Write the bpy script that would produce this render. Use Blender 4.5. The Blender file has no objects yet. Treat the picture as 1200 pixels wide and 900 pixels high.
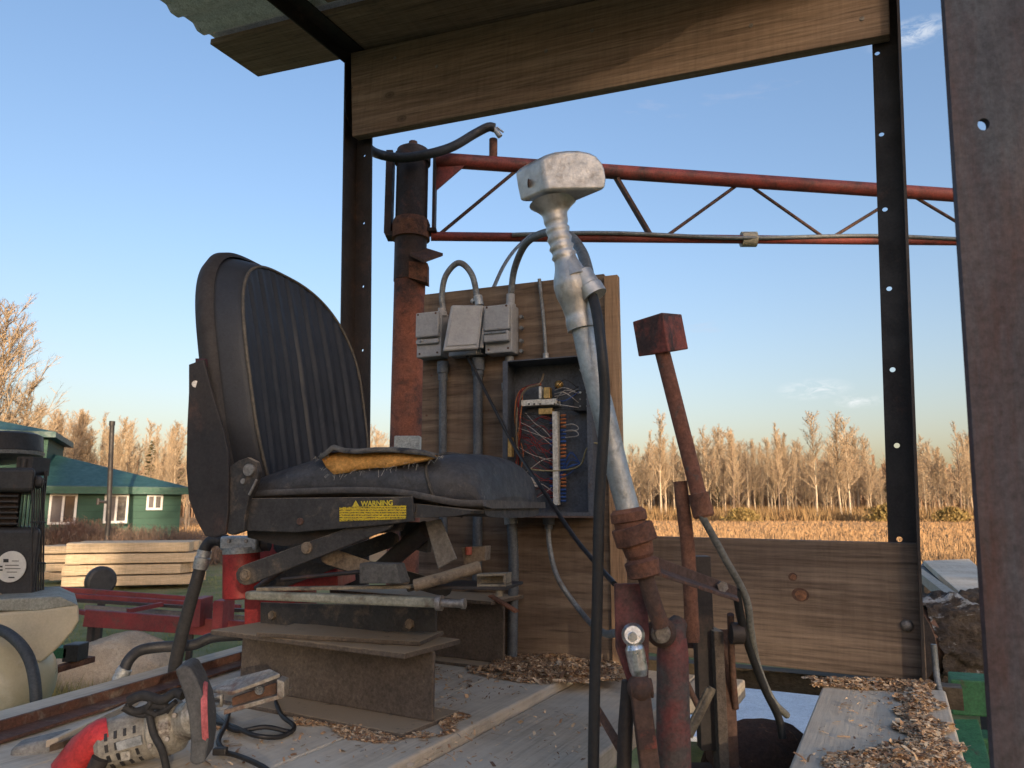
SKY_DUST = 2.8
EXPO = 1.34
import bpy, math, random
from mathutils import Vector as V, Matrix, noise as mnoise
R = math.radians
S = bpy.context.scene
COL = S.collection
# ------------------------------------------------------------------ camera maths (photo pixels 1200x900)
CAMZ = 1.6; PITCH = R(9.6); FPX = 870.0
CAM = V((0, 0, CAMZ)); cp, SPI = math.cos(PITCH), math.sin(PITCH)
def ray(px, py):
    a = (px-600)/FPX; b = (450-py)/FPX
    return V((a, cp-b*SPI, SPI+b*cp))
def at(px, py, Y): d = ray(px, py); return CAM + d*(Y/d.y)
def onz(px, py, z): d = ray(px, py); return CAM + d*((z-CAMZ)/d.z)
def onp(px, py, P, n): d = ray(px, py); return CAM + d*((P-CAM).dot(n)/d.dot(n))
AL = R(27)                                  # the platform is turned 27 degrees against the view
EW = V((math.cos(AL), -math.sin(AL), 0)); ED = V((math.sin(AL), math.cos(AL), 0)); EZ = V((0, 0, 1))
def L(w, d, z=0.0): return EW*w + ED*d + EZ*z
def ond(px, py, d): return onp(px, py, ED*d, ED)
def onw(px, py, w): return onp(px, py, EW*w, EW)
DECK = 1.24
# ------------------------------------------------------------------ objects
WM = {}
def tag(o, label=None, cat=None, group=None, kind=None):
    if label: o['label'] = label
    if cat: o['category'] = cat
    if group: o['group'] = group
    if kind: o['kind'] = kind
    return o
def place(o, M, parent):
    COL.objects.link(o)
    WM[o.name] = M
    if parent is not None:
        o.parent = parent
        o.matrix_basis = WM[parent.name].inverted() @ M
    else: o.matrix_basis = M
def thing(name, label, cat, loc, group=None):
    o = bpy.data.objects.new(name, None); o.empty_display_size = .1
    place(o, Matrix.Translation(V(loc)), None)
    return tag(o, label, cat, group)
def frame(o, x, z=EZ):
    x = V(x).normalized(); y = V(z).cross(x)
    if y.length < 1e-4: y = V((0, 1, 0)).cross(x)
    y.normalize(); zz = x.cross(y)
    M = Matrix((x, y, zz)).transposed().to_4x4(); M.translation = V(o); return M
def smoothpath(pts, n=8):
    pts = [V(p) for p in pts]
    if len(pts) < 3 or n < 2: return pts
    P = [pts[0]*2-pts[1]] + pts + [pts[-1]*2-pts[-2]]; out = []
    for i in range(1, len(P)-2):
        a, b, c, d = P[i-1:i+3]
        for k in range(n):
            t = k/n
            out.append(.5*((2*b)+(c-a)*t+(2*a-5*b+4*c-d)*t*t+(3*b-a-3*c+d)*t**3))
    out.append(pts[-1]); return out
class MB:
    def __init__(s): s.v = []; s.f = []; s.sm = []
    def add(s, vs, fs, smooth=False):
        k = len(s.v); s.v += [V(p) for p in vs]
        s.f += [tuple(i+k for i in f) for f in fs]; s.sm += [smooth]*len(fs); return s
    def prism(s, pts, vec):
        pts = [V(p) for p in pts]; vec = V(vec); n = len(pts)
        nn = V((0, 0, 0))
        for i in range(n): nn += pts[i].cross(pts[(i+1) % n])
        if nn.dot(vec) > 0: pts = pts[::-1]
        vs = pts + [p+vec for p in pts]
        fs = [tuple(range(n)), tuple(range(2*n-1, n-1, -1))]
        fs += [(i, i+n, (i+1) % n+n, (i+1) % n) for i in range(n)]
        return s.add(vs, fs)
    def box(s, o, a, b, c):
        a, b, c, o = V(a), V(b), V(c), V(o)
        return s.prism([o, o+a, o+a+b, o+b], c)
    def cbox(s, c, x, y, z): x, y, z = V(x), V(y), V(z); return s.box(V(c)-x/2-y/2-z/2, x, y, z)
    def bar(s, p, q, w, h, up=EZ):
        p, q = V(p), V(q); x = (q-p); y = V(up).cross(x).normalized(); z = x.cross(y).normalized()
        return s.box(p-y*w/2-z*h/2, x, y*w, z*h)
    def tube(s, pts, r, n=10, sm=0, cap=True, smooth=True):
        pts = smoothpath(pts, sm) if sm else [V(p) for p in pts]
        m = len(pts)
        if isinstance(r, (int, float)): rr = [r]*m
        else:
            rr = [r[0]+0*i for i in range(m)]
            for i in range(m):
                t = i/(m-1)*(len(r)-1); k = min(int(t), len(r)-2); rr[i] = r[k]+(r[k+1]-r[k])*(t-k)
        t0 = (pts[1]-pts[0]).normalized()
        u = t0.orthogonal().normalized(); vs = []; rings = []
        for i in range(m):
            if i == 0: t = pts[1]-pts[0]
            elif i == m-1: t = pts[-1]-pts[-2]
            else: t = (pts[i+1]-pts[i-1])
            if t.length < 1e-9: t = t0
            t = t.normalized(); u = (u-t*u.dot(t))
            u = u.normalized() if u.length > 1e-6 else t.orthogonal().normalized()
            w = t.cross(u)
            ring = [pts[i]+(u*math.cos(2*math.pi*k/n)+w*math.sin(2*math.pi*k/n))*rr[i] for k in range(n)]
            rings.append(ring); vs += ring
        fs = [(i*n+k, i*n+(k+1) % n, (i+1)*n+(k+1) % n, (i+1)*n+k) for i in range(m-1) for k in range(n)]
        s.add(vs, fs, smooth)
        if cap:
            s.add(rings[0], [tuple(range(n-1, -1, -1))]); s.add(rings[-1], [tuple(range(n))])
        return s
    def lathe(s, a, b, prof, n=20):
        """prof: list of (t along a->b, radius); sharp steps allowed"""
        a, b = V(a), V(b)
        t = (b-a).normalized(); u = t.orthogonal().normalized(); w = t.cross(u)
        P = [(a+(b-a)*q, r) for q, r in prof]
        def ring(c, r): return [c+(u*math.cos(2*math.pi*k/n)+w*math.sin(2*math.pi*k/n))*r for k in range(n)]
        for (c0, r0), (c1, r1) in zip(P, P[1:]):
            s.add(ring(c0, r0)+ring(c1, r1), [(k, (k+1) % n, n+(k+1) % n, n+k) for k in range(n)], True)
        s.add(ring(*P[0]), [tuple(range(n-1, -1, -1))]); s.add(ring(*P[-1]), [tuple(range(n))]); return s
    def ball(s, c, r, nu=14, nv=9, axes=None):
        c = V(c); r = (r, r, r) if isinstance(r, (int, float)) else r
        X, Y, Z = axes or (V((1, 0, 0)), V((0, 1, 0)), V((0, 0, 1))); vs = []
        for j in range(nv+1):
            ph = math.pi*j/nv
            for i in range(nu):
                th = 2*math.pi*i/nu
                vs.append(c+X*r[0]*math.sin(ph)*math.cos(th)+Y*r[1]*math.sin(ph)*math.sin(th)+Z*r[2]*math.cos(ph))
        fs = [(j*nu+i, (j+1)*nu+i, (j+1)*nu+(i+1) % nu, j*nu+(i+1) % nu) for j in range(nv) for i in range(nu)]
        return s.add(vs, fs, True)
    def hexbolt(s, c, n, r, h):
        n = V(n).normalized(); u = n.orthogonal().normalized(); w = n.cross(u)
        pts = [V(c)+(u*math.cos(R(60*k))+w*math.sin(R(60*k)))*r for k in range(6)]
        return s.prism(pts, n*h)
    def disc(s, c, n, r, h, k=20):
        c = V(c); return s.lathe(c, c+V(n).normalized()*h, [(0, r), (.75, r), (1, r*.9)], k)
    def holed(s, O, X, Y, T, Lx, Wy, th, holes, hr, stretch=1.0, n=16):
        """flat strip Lx x Wy with round holes [(x,y)] sorted in x"""
        O, X, Y, T = V(O), V(X).normalized(), V(Y).normalized(), V(T).normalized()
        x = 0.0; half = Wy/2
        def P(a, b, c): return O+X*a+Y*b+T*c
        def slab(a, b):
            if b-a > 1e-5: s.box(P(a, 0, 0), X*(b-a), Y*Wy, T*th)
        for hx, hy in sorted(holes):
            a, b = hx-half*.8, hx+half*.8
            slab(x, a)
            cs = [(a, 0), (b, 0), (b, Wy), (a, Wy)]
            ang = sorted(set([2*math.pi*k/n for k in range(n)] + [math.atan2(c[1]-hy, c[0]-hx) % (2*math.pi) for c in cs]))
            inn = []; out = []
            for g in ang:
                cx, cy = math.cos(g), math.sin(g)
                tx = ((b-hx)/cx if cx > 1e-9 else (a-hx)/cx if cx < -1e-9 else 1e9)
                ty = ((Wy-hy)/cy if cy > 1e-9 else (-hy)/cy if cy < -1e-9 else 1e9)
                t = min(tx, ty); out.append((hx+cx*t, hy+cy*t)); inn.append((hx+cx*hr, hy+cy*hr*stretch))
            m = len(ang)
            vs = [P(p[0], p[1], 0) for p in inn]+[P(p[0], p[1], 0) for p in out]+[P(p[0], p[1], th) for p in inn]+[P(p[0], p[1], th) for p in out]
            fs = []
            for k in range(m):
                j = (k+1) % m
                fs += [(k, j, m+j, m+k), (2*m+k, 3*m+k, 3*m+j, 2*m+j), (k, 2*m+k, 2*m+j, j), (m+k, m+j, 3*m+j, 3*m+k)]
            s.add(vs, fs); x = b
        slab(x, Lx); return s
    def build(s, name, mat, parent=None, M=None, bevel=0, seg=2, label=None, cat=None, group=None, kind=None):
        if M is None:
            M = Matrix.Translation(WM[parent.name].translation if parent is not None else s.v[0])
        inv = M.inverted()
        me = bpy.data.meshes.new(name)
        me.from_pydata([inv @ p for p in s.v], [], s.f)
        me.polygons.foreach_set('use_smooth', s.sm)
        me.materials.append(mat); me.validate(); me.update()
        o = bpy.data.objects.new(name, me); place(o, M, parent)
        if bevel:
            b = o.modifiers.new('bevel', 'BEVEL'); b.width = bevel; b.segments = seg; b.limit_method = 'ANGLE'; b.angle_limit = R(40)
        return tag(o, label, cat, group, kind)
def plank(name, pts, vec, mat, parent=None, bevel=.003, rough=0, **k):
    """a board whose face outline is pts (grain along pts[0]->pts[1]) and thickness vec"""
    M = frame(pts[0], V(pts[1])-V(pts[0]), V(vec))
    return MB().prism(pts, vec).build(name, mat, parent, M, bevel, **k)
# ------------------------------------------------------------------ materials
def newmat(name):
    m = bpy.data.materials.new(name); m.use_nodes = True
    nt = m.node_tree; nt.nodes.clear()
    out = nt.nodes.new('ShaderNodeOutputMaterial'); b = nt.nodes.new('ShaderNodeBsdfPrincipled')
    nt.links.new(b.outputs[0], out.inputs[0]); return m, nt, b
def c4(c): return (c[0], c[1], c[2], 1)
def nz(nt, vec, scale, detail=5, rough=.6, dist=0):
    n = nt.nodes.new('ShaderNodeTexNoise'); n.inputs['Scale'].default_value = scale; n.inputs['Detail'].default_value = detail
    n.inputs['Roughness'].default_value = rough; n.inputs['Distortion'].default_value = dist
    nt.links.new(vec, n.inputs['Vector']); return n.outputs['Fac']
def ramp(nt, fac, stops):
    r = nt.nodes.new('ShaderNodeValToRGB'); e = r.color_ramp.elements
    while len(e) < len(stops): e.new(.5)
    for el, (p, c) in zip(e, stops): el.position = p; el.color = c4(c) if not isinstance(c, (int, float)) else (c, c, c, 1)
    nt.links.new(fac, r.inputs[0]); return r.outputs[0]
def mixc(nt, fac, a, b, mode='MIX'):
    m = nt.nodes.new('ShaderNodeMix'); m.data_type = 'RGBA'; m.blend_type = mode
    for k, x in ((0, fac), (6, a), (7, b)):
        if hasattr(x, 'is_output') or isinstance(x, bpy.types.NodeSocket): nt.links.new(x, m.inputs[k])
        else: m.inputs[k].default_value = x if k == 0 else c4(x)
    return m.outputs[2]
def coords(nt, stretch=(1, 1, 1), kind='Object', rnd=True):
    t = nt.nodes.new('ShaderNodeTexCoord'); mp = nt.nodes.new('ShaderNodeMapping'); mp.inputs['Scale'].default_value = stretch
    nt.links.new(t.outputs[kind], mp.inputs[0])
    if rnd:
        oi = nt.nodes.new('ShaderNodeObjectInfo'); ml = nt.nodes.new('ShaderNodeMath'); ml.operation = 'MULTIPLY'; ml.inputs[1].default_value = 37.0
        nt.links.new(oi.outputs['Random'], ml.inputs[0]); nt.links.new(ml.outputs[0], mp.inputs['Location'])
    return mp.outputs[0]
def bump(nt, b, h, strength=.3, dist=.01):
    n = nt.nodes.new('ShaderNodeBump'); n.inputs['Strength'].default_value = strength; n.inputs['Distance'].default_value = dist
    nt.links.new(h, n.inputs['Height']); nt.links.new(n.outputs[0], b.inputs['Normal'])
def mat(name, c1, c2=None, rough=.6, metal=0.0, scale=8, spots=None, sp_scale=20, sp_lo=.55, sp_hi=.65, bmp=.2, bscale=60, bdist=.003,
        dust=None, dust_lo=.3, stretch=(1, 1, 1), spec=.5, rough2=None, fine=1.0):
    m, nt, b = newmat(name); vec = coords(nt, stretch)
    c2 = c2 or tuple(x*.75 for x in c1)
    col = ramp(nt, nz(nt, vec, scale, 6, .65), [(.33, c1), (.67, c2)])
    if spots:
        f = ramp(nt, nz(nt, vec, sp_scale, 8, .7, .4), [(sp_lo, 0.0), (sp_hi, 1.0)])
        col = mixc(nt, f, col, spots)
        if metal > 0:
            mm = nt.nodes.new('ShaderNodeMath'); mm.operation = 'MULTIPLY_ADD'; mm.inputs[1].default_value = -metal; mm.inputs[2].default_value = metal
            nt.links.new(f, mm.inputs[0]); nt.links.new(mm.outputs[0], b.inputs['Metallic'])
    if not (spots and metal > 0): b.inputs['Metallic'].default_value = metal
    if scale > 3.5:
        fv_ = coords(nt)
        col = mixc(nt, .8*fine, col, ramp(nt, nz(nt, fv_, 170, 4, .75), [(.30, .55), (.5, 1.0), (.68, 1.4)]), 'MULTIPLY')
        col = mixc(nt, .6*fine, col, ramp(nt, nz(nt, fv_, 38, 6, .75, .5), [(.32, .55), (.5, 1.0), (.7, 1.2)]), 'MULTIPLY')
    if dust:
        g = nt.nodes.new('ShaderNodeNewGeometry'); sx = nt.nodes.new('ShaderNodeSeparateXYZ'); nt.links.new(g.outputs['Normal'], sx.inputs[0])
        ad = nt.nodes.new('ShaderNodeMath'); ad.operation = 'MULTIPLY'; nt.links.new(sx.outputs[2], ad.inputs[0])
        nt.links.new(ramp(nt, nz(nt, vec, 35, 6, .7), [(.3, .4), (.6, 1.2)]), ad.inputs[1])
        f = ramp(nt, ad.outputs[0], [(dust_lo, 0.0), (min(1, dust_lo+.3), 1.0)])
        col = mixc(nt, f, col, dust)
    nt.links.new(col, b.inputs['Base Color'])
    rr = rough2 if rough2 is not None else min(1, rough+.2)
    nt.links.new(ramp(nt, nz(nt, vec, scale*2.3, 5), [(.35, rough), (.65, rr)]), b.inputs['Roughness'])
    b.inputs['Specular IOR Level'].default_value = spec
    if bmp: bump(nt, b, nz(nt, vec, bscale, 6, .7), bmp, bdist)
    return m
def wood(name, c1, c2, c3, grain=1.0, knots=True, bmp=.5, grey=None, rough=.8, k=1.0):
    """board: grain runs along local X"""
    m, nt, b = newmat(name)
    v0 = coords(nt, (1, 1, 1))
    v1 = coords(nt, (.55, 9*grain, 9*grain)); v2 = coords(nt, (7.0, 170*grain, 170*grain)); v3 = coords(nt, (3, 7, 7))
    warp = nz(nt, v3, 1.0, 3)
    wv = nt.nodes.new('ShaderNodeTexWave'); wv.wave_type = 'BANDS'; wv.bands_direction = 'Y'
    wv.inputs['Scale'].default_value = 1.3; wv.inputs['Distortion'].default_value = 7; wv.inputs['Detail'].default_value = 3; wv.inputs['Detail Scale'].default_value = 1.2
    nt.links.new(v1, wv.inputs['Vector'])
    col = ramp(nt, nz(nt, v1, 1.6, 6, .6, .5), [(.32, c1), (.55, c2), (.75, c3)])
    col = mixc(nt, .22, col, ramp(nt, wv.outputs['Fac'], [(0, c1), (.5, c2), (1, c3)]))
    fine = ramp(nt, nz(nt, v2, 1.0, 6, .75), [(.33, .36), (.46, .88), (.56, 1.05), (.68, 1.4)])
    col = mixc(nt, .75*k, col, fine, 'MULTIPLY')
    v4 = coords(nt, (1.3, 34*grain, 34*grain))
    col = mixc(nt, .8*k, col, ramp(nt, nz(nt, v4, 1.0, 5, .7, .6), [(.30, .55), (.46, 1.0), (.6, 1.05), (.75, .7)]), 'MULTIPLY')
    v5 = coords(nt, (60, 5, 5))
    col = mixc(nt, .5, col, ramp(nt, nz(nt, v5, 1.0, 4, .7), [(.3, .7), (.55, 1.0), (.75, 1.15)]), 'MULTIPLY')
    if grey: col = mixc(nt, ramp(nt, nz(nt, v0, 3.5, 6, .7), [(.42, 0.0), (.62, .85)]), col, grey)
    if knots:
        vo = nt.nodes.new('ShaderNodeTexVoronoi'); vo.inputs['Scale'].default_value = 1.0; vo.inputs['Randomness'].default_value = 1
        vk = coords(nt, (3.2, 5.5, .01)); nt.links.new(vk, vo.inputs['Vector'])
        kf = ramp(nt, vo.outputs['Distance'], [(.03, .9), (.045, .45), (.055, .85), (.075, .15), (.10, 0.0)])
        col = mixc(nt, kf, col, tuple(x*.33 for x in c1))
    nt.links.new(col, b.inputs['Base Color']); b.inputs['Roughness'].default_value = rough; b.inputs['Specular IOR Level'].default_value = .25
    bump(nt, b, nz(nt, v2, 1.0, 6, .75), bmp, .0022)
    return m
# ------------------------------------------------------------------ camera, sky, sun
cd = bpy.data.cameras.new('camera'); cam = bpy.data.objects.new('camera', cd); COL.objects.link(cam)
cam.location = CAM; cam.rotation_euler = (math.pi/2+PITCH, 0, 0)
cd.sensor_width = 36; cd.lens = FPX/1200*36; cd.clip_end = 6000; cd.clip_start = .02
cd.dof.use_dof = True; cd.dof.focus_distance = 1.7; cd.dof.aperture_fstop = 13
S.camera = cam
SUN_EL, SUN_AZ = R(8.5), R(160)         # azimuth clockwise from +Y (the view direction)
w = bpy.data.worlds.new('World'); S.world = w; w.use_nodes = True
nt = w.node_tree; bg = nt.nodes['Background']; sky = nt.nodes.new('ShaderNodeTexSky'); sky.sky_type = 'NISHITA'
sky.sun_disc = False; sky.sun_elevation = SUN_EL; sky.sun_rotation = SUN_AZ; sky.air_density = 1.0; sky.dust_density = SKY_DUST; sky.ozone_density = 2.0
tc = nt.nodes.new('ShaderNodeTexCoord'); mp = nt.nodes.new('ShaderNodeMapping'); mp.inputs['Scale'].default_value = (2.2, 2.2, 9); mp.inputs['Location'].default_value = (3.3, 1.2, .35)
nt.links.new(tc.outputs['Generated'], mp.inputs[0])
cf = ramp(nt, nz(nt, mp.outputs[0], 1.6, 7, .62, .3), [(.66, 0.0), (.82, .35)])
cl = mixc(nt, cf, sky.outputs[0], (2.2, 2.1, 2.2))
sz_ = nt.nodes.new('ShaderNodeSeparateXYZ'); nt.links.new(tc.outputs['Generated'], sz_.inputs[0])
cl = mixc(nt, 1.0, cl, ramp(nt, sz_.outputs[2], [(0, (1.02, .77, .68)), (.10, (.97, .77, .71)), (.32, (.91, .84, .86)), (.6, (.90, .88, .93))]), 'MULTIPLY')
for px_c, py_c, rx_c, thr in ((1066, 40, .030, .40), (955, 456, .030, .42), (1005, 470, .02, .45), (640, 30, .02, .5)):
    dc_ = ray(px_c, py_c).normalized(); k3 = 3.2
    ms = nt.nodes.new('ShaderNodeMapping'); ms.inputs['Scale'].default_value = (1, 1, k3); ms.inputs['Rotation'].default_value = (0, R(12), 0); nt.links.new(tc.outputs['Generated'], ms.inputs[0])
    import mathutils
    cc_ = mathutils.Euler((0, R(12), 0)).to_matrix() @ V((dc_.x, dc_.y, dc_.z*k3))
    dn = nt.nodes.new('ShaderNodeVectorMath'); dn.operation = 'DISTANCE'; nt.links.new(ms.outputs[0], dn.inputs[0]); dn.inputs[1].default_value = cc_
    fo_ = ramp(nt, dn.outputs['Value'], [(0, 1.0), (rx_c*1.6, 0.0)])
    m3 = nt.nodes.new('ShaderNodeMapping'); m3.inputs['Scale'].default_value = (40, 40, 120); nt.links.new(tc.outputs['Generated'], m3.inputs[0])
    mu_ = nt.nodes.new('ShaderNodeMath'); mu_.operation = 'MULTIPLY'; nt.links.new(fo_, mu_.inputs[0]); nt.links.new(ramp(nt, nz(nt, m3.outputs[0], 1.0, 5, .7, .8), [(thr, 0.0), (thr+.25, .8)]), mu_.inputs[1])
    cl = mixc(nt, mu_.outputs[0], cl, (2.7, 2.75, 2.8))
nt.links.new(cl, bg.inputs[0]); bg.inputs[1].default_value = .15
sd = bpy.data.lights.new('sun', 'SUN'); sd.energy = 2.9; sd.angle = R(.5); sd.color = (1, .78, .54)
sun = bpy.data.objects.new('sun', sd); COL.objects.link(sun)
sdir = V((math.sin(SUN_AZ)*math.cos(SUN_EL), math.cos(SUN_AZ)*math.cos(SUN_EL), math.sin(SUN_EL)))
sun.rotation_euler = sdir.to_track_quat('Z', 'Y').to_euler(); sun.location = (0, -20, 30)
vs = S.view_settings; vs.view_transform = 'Standard'; vs.look = 'None'; vs.exposure = EXPO; vs.gamma = 1; vs.use_curve_mapping = False
# ------------------------------------------------------------------ ground
gm, nt, b = newmat('ground_field')
geo = nt.nodes.new('ShaderNodeNewGeometry'); pos = geo.outputs['Position']
sx = nt.nodes.new('ShaderNodeSeparateXYZ'); nt.links.new(pos, sx.inputs[0])
lawn = ramp(nt, nz(nt, pos, .9, 8, .7), [(.35, (.09, .11, .045)), (.47, (.17, .19, .08)), (.58, (.24, .22, .12)), (.68, (.17, .13, .09))])
dry = ramp(nt, nz(nt, pos, .25, 9, .7), [(.3, (.22, .14, .075)), (.5, (.33, .21, .11)), (.7, (.42, .29, .16))])
add = nt.nodes.new('ShaderNodeMath'); add.operation = 'MULTIPLY_ADD'; nt.links.new(nz(nt, pos, .15, 3), add.inputs[0]); add.inputs[1].default_value = 14; nt.links.new(sx.outputs[1], add.inputs[2])
f = ramp(nt, add.outputs[0], [(0, 0.0), (1, 1.0)])
mr = nt.nodes.new('ShaderNodeMapRange'); mr.inputs[1].default_value = 26; mr.inputs[2].default_value = 34; nt.links.new(add.outputs[0], mr.inputs[0])
nt.links.new(mixc(nt, mr.outputs[0], lawn, dry), b.inputs['Base Color']); b.inputs['Roughness'].default_value = .95; b.inputs['Specular IOR Level'].default_value = .1
bump(nt, b, nz(nt, pos, 14, 6, .7), .6, .05)
g = MB(); N = 90; x0, x1, y0, y1 = -1500, 1500, -400, 2600
def gx(i): t = (i/N*2-1); return (t*abs(t)**1.6)*1500
vs_ = [(gx(i), gx(j)*1.4, 0) for j in range(N+1) for i in range(N+1)]
def gz(x, y):
    r = math.hypot(x, y)
    return (mnoise.noise(V((x*.12, y*.12, 0)))*.10*min(1, r/6) + (mnoise.noise(V((x*.012, y*.012, 3)))*.25*min(1, max(0, r-30)/60)))*(1 if r < 400 else 0) - .02
vs_ = [(x, y, gz(x, y)) for x, y, z in vs_]
g.add(vs_, [(j*(N+1)+i, j*(N+1)+i+1, (j+1)*(N+1)+i+1, (j+1)*(N+1)+i) for j in range(N) for i in range(N)], True)
go = g.build('ground', gm, M=Matrix(), kind='structure'); 
# ------------------------------------------------------------------ bare trees
bark = mat('bark_pale', (.52, .44, .33), (.36, .29, .21), rough=.9, scale=.9, bmp=0, spec=.1)
twigm = mat('twigs_brown', (.45, .35, .235), (.31, .24, .165), rough=.9, scale=.6, bmp=0, spec=.1)
bark2 = mat('bark_grey', (.22, .17, .13), (.15, .11, .08), rough=.9, scale=.9, bmp=0, spec=.1)
def gen_tree(seed, h, lean=.02, nb=26, spread=.33, base=.25, twr=.018, style=0):
    rnd = random.Random(seed); T = MB(); C = MB()
    tp = []; x = y = 0
    for i in range(9):
        tp.append(V((x, y, h*i/8))); x += rnd.gauss(0, lean*h/8*1.6); y += rnd.gauss(0, lean*h/8*1.6)
    T.tube([tp[0]-V((0, 0, .4))]+tp[1:], [h*.010+.05, h*.009, h*.0065, h*.004, .015], n=6, cap=False)
    def tpos(t): t *= 8; k = min(int(t), 7); return tp[k].lerp(tp[k+1], t-k)
    for i in range(nb):
        t = base+(1-base)*((i+rnd.random())/nb)**.85; p = tpos(min(t, .99)); az = rnd.uniform(0, 6.283)
        ln = h*spread*(1-.72*(t-base)/(1-base))*rnd.uniform(.55, 1.1)
        el = rnd.uniform(.45, 1.1) if style == 0 else rnd.uniform(.9, 1.3)
        d = V((math.cos(az)*math.cos(el), math.sin(az)*math.cos(el), math.sin(el)))
        pts = [p]; 
        for k in range(4):
            d = (d+V((rnd.gauss(0, .16), rnd.gauss(0, .16), .16+rnd.gauss(0, .1)))).normalized(); pts.append(pts[-1]+d*ln/4)
        C.tube(pts, [.05+.012*ln*.3, .028, .016], n=4, cap=False)
        for q in range(8):
            tt = .12+.88*q/7.5; k = min(int(tt*4), 3); b0 = pts[k].lerp(pts[k+1], tt*4-k)
            l2 = ln*rnd.uniform(.22, .42)*(1.15-tt*.5); d2 = (d+V((rnd.gauss(0, .6), rnd.gauss(0, .6), rnd.gauss(.15, .3)))).normalized()
            m1 = b0+d2*l2*.5+V((0, 0, l2*.06)); e1 = b0+d2*l2+V((0, 0, l2*.2))
            C.tube([b0, m1, e1], [twr*1.2, twr*.9, twr*.55], n=3, cap=False)
            for z in range(6):
                s0 = b0.lerp(e1, .2+.8*z/6); d3 = (d2+V((rnd.gauss(0, .65), rnd.gauss(0, .65), rnd.gauss(.1, .4)))).normalized()
                l3 = l2*rnd.uniform(.35, .75)
                u = d3.orthogonal().normalized()*twr*.7; e = s0+d3*l3
                C.add([s0-u, s0+u, e+u*.4, e-u*.4], [(0, 1, 2, 3)])
                for y_ in range(2):
                    s1 = s0.lerp(e, rnd.uniform(.3, .9)); d4 = (d3+V((rnd.gauss(0, .7), rnd.gauss(0, .7), rnd.gauss(.1, .4)))).normalized()
                    u2 = d4.orthogonal().normalized()*twr*.5; e2 = s1+d4*l3*.55
                    C.add([s1-u2, s1+u2, e2], [(0, 1, 2)])
    return T, C
def proto(name, T, C, tm, cm, label, cat, group=None):
    r = thing(name, label, cat, (0, 0, 0), group)
    T.build('trunk', tm, r); C.build('crown', cm, r); return r
def dup(root, loc, rz=0, sc=1, label=None, group=None, szz=None):
    r = root.copy(); COL.objects.link(r); r.location = loc; r.rotation_euler = (0, 0, rz); r.scale = (sc, sc, szz or sc)
    if label: r['label'] = label
    if group: r['group'] = group
    for ch in list(root.children):
        c = ch.copy(); COL.objects.link(c); c.parent = r
    return r
rnd = random.Random(5)
GT = 'bare trees of the far treeline'
LT = 'bare leafless tree in the sunlit treeline beyond the orange field'
LT2 = 'tall narrow bare tree rising above the far treeline'
protos = []
for i in range(7):
    T, C = gen_tree(100+i, 15, nb=32+2*i, spread=.25+.05*(i % 3), base=.18+.03*(i % 4), twr=.022, style=i % 2)
    protos.append(proto('bare_tree', T, C, bark if i % 3 else bark2, twigm, LT, 'tree', GT))
used = set()
def put(i, px, Y, h, label=LT, group=GT, jit=0):
    X = (px-600)/FPX*Y/cp
    loc = (X, Y, gz(X, Y)); sc = h/15; rz = rnd.uniform(0, 6.28)
    if i not in used:
        r = protos[i]; used.add(i); r.location = loc; r.rotation_euler = (0, 0, rz); r.scale = (sc,)*3
        r['label'] = label; r['group'] = group; return r
    return dup(protos[i], loc, rz, sc, label, group)
px = 706
while px < 1176:                       # right-hand treeline: several ranks
    for Y, hh in ((118, 13), (128, 14.5), (138, 15.5), (152, 16), (166, 17)):
        x = px+rnd.uniform(-8, 8)
        env = 1+.10*math.sin(x*.031)+.08*math.sin(x*.083+1)-(.25 if 1010 < x < 1110 or x > 1155 else 0)-(.12 if 830 < x < 925 else 0)
        h = hh*env*rnd.uniform(.66, 1.06)
        put(rnd.randrange(7), x, Y+rnd.uniform(-5, 5), h)
    px += rnd.uniform(8.5, 12.5)
for px_, top in ((947, 490), (975, 492), (985, 497), (905, 503), (770, 490), (800, 505), (1112, 500)):
    Y = 112; h = (at(px_, top, Y).z)
    put(rnd.randrange(7), px_, Y, h*1.02, LT2, 'tall trees standing out of the far treeline')
GL = 'golden bare trees behind the green house'
for k in range(74):                    # behind the house, left
    px_ = rnd.uniform(-12, 236); Y = rnd.uniform(52, 95)
    top = 492+max(0, (px_-60))*.12+rnd.uniform(-12, 26)
    put(rnd.randrange(7), px_, Y, at(px_, top, Y).z, 'bare golden tree standing behind the green house', GL)
for k in range(10):                    # seen behind seat and board, middle of the picture
    px_ = rnd.uniform(405, 480); Y = rnd.uniform(95, 140)
    put(rnd.randrange(7), px_, Y, at(px_, rnd.uniform(500, 530), Y).z)
T, C = gen_tree(300, 16, nb=52, spread=.46, base=.2, twr=.030, lean=.03)
bt = proto('bare_tree', T, C, bark, twigm, 'big spreading bare tree at the left edge above the green roof', 'tree')
Y = 42; bt.location = ((-2-600)/FPX*Y/cp, Y, 0); bt.scale = (.80,)*3; bt.rotation_euler = (0, 0, 1.0)
T, C = gen_tree(302, 12, nb=30, spread=.38, base=.3, twr=.022, lean=.05)
bt2 = proto('bare_tree', T, C, bark, twigm, 'slender bare tree leaning over the green roof, right of the biggest left tree', 'tree')
Y = 44; bt2.location = ((36-600)/FPX*Y/cp, Y, 0); bt2.scale = (.74,)*3
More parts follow.
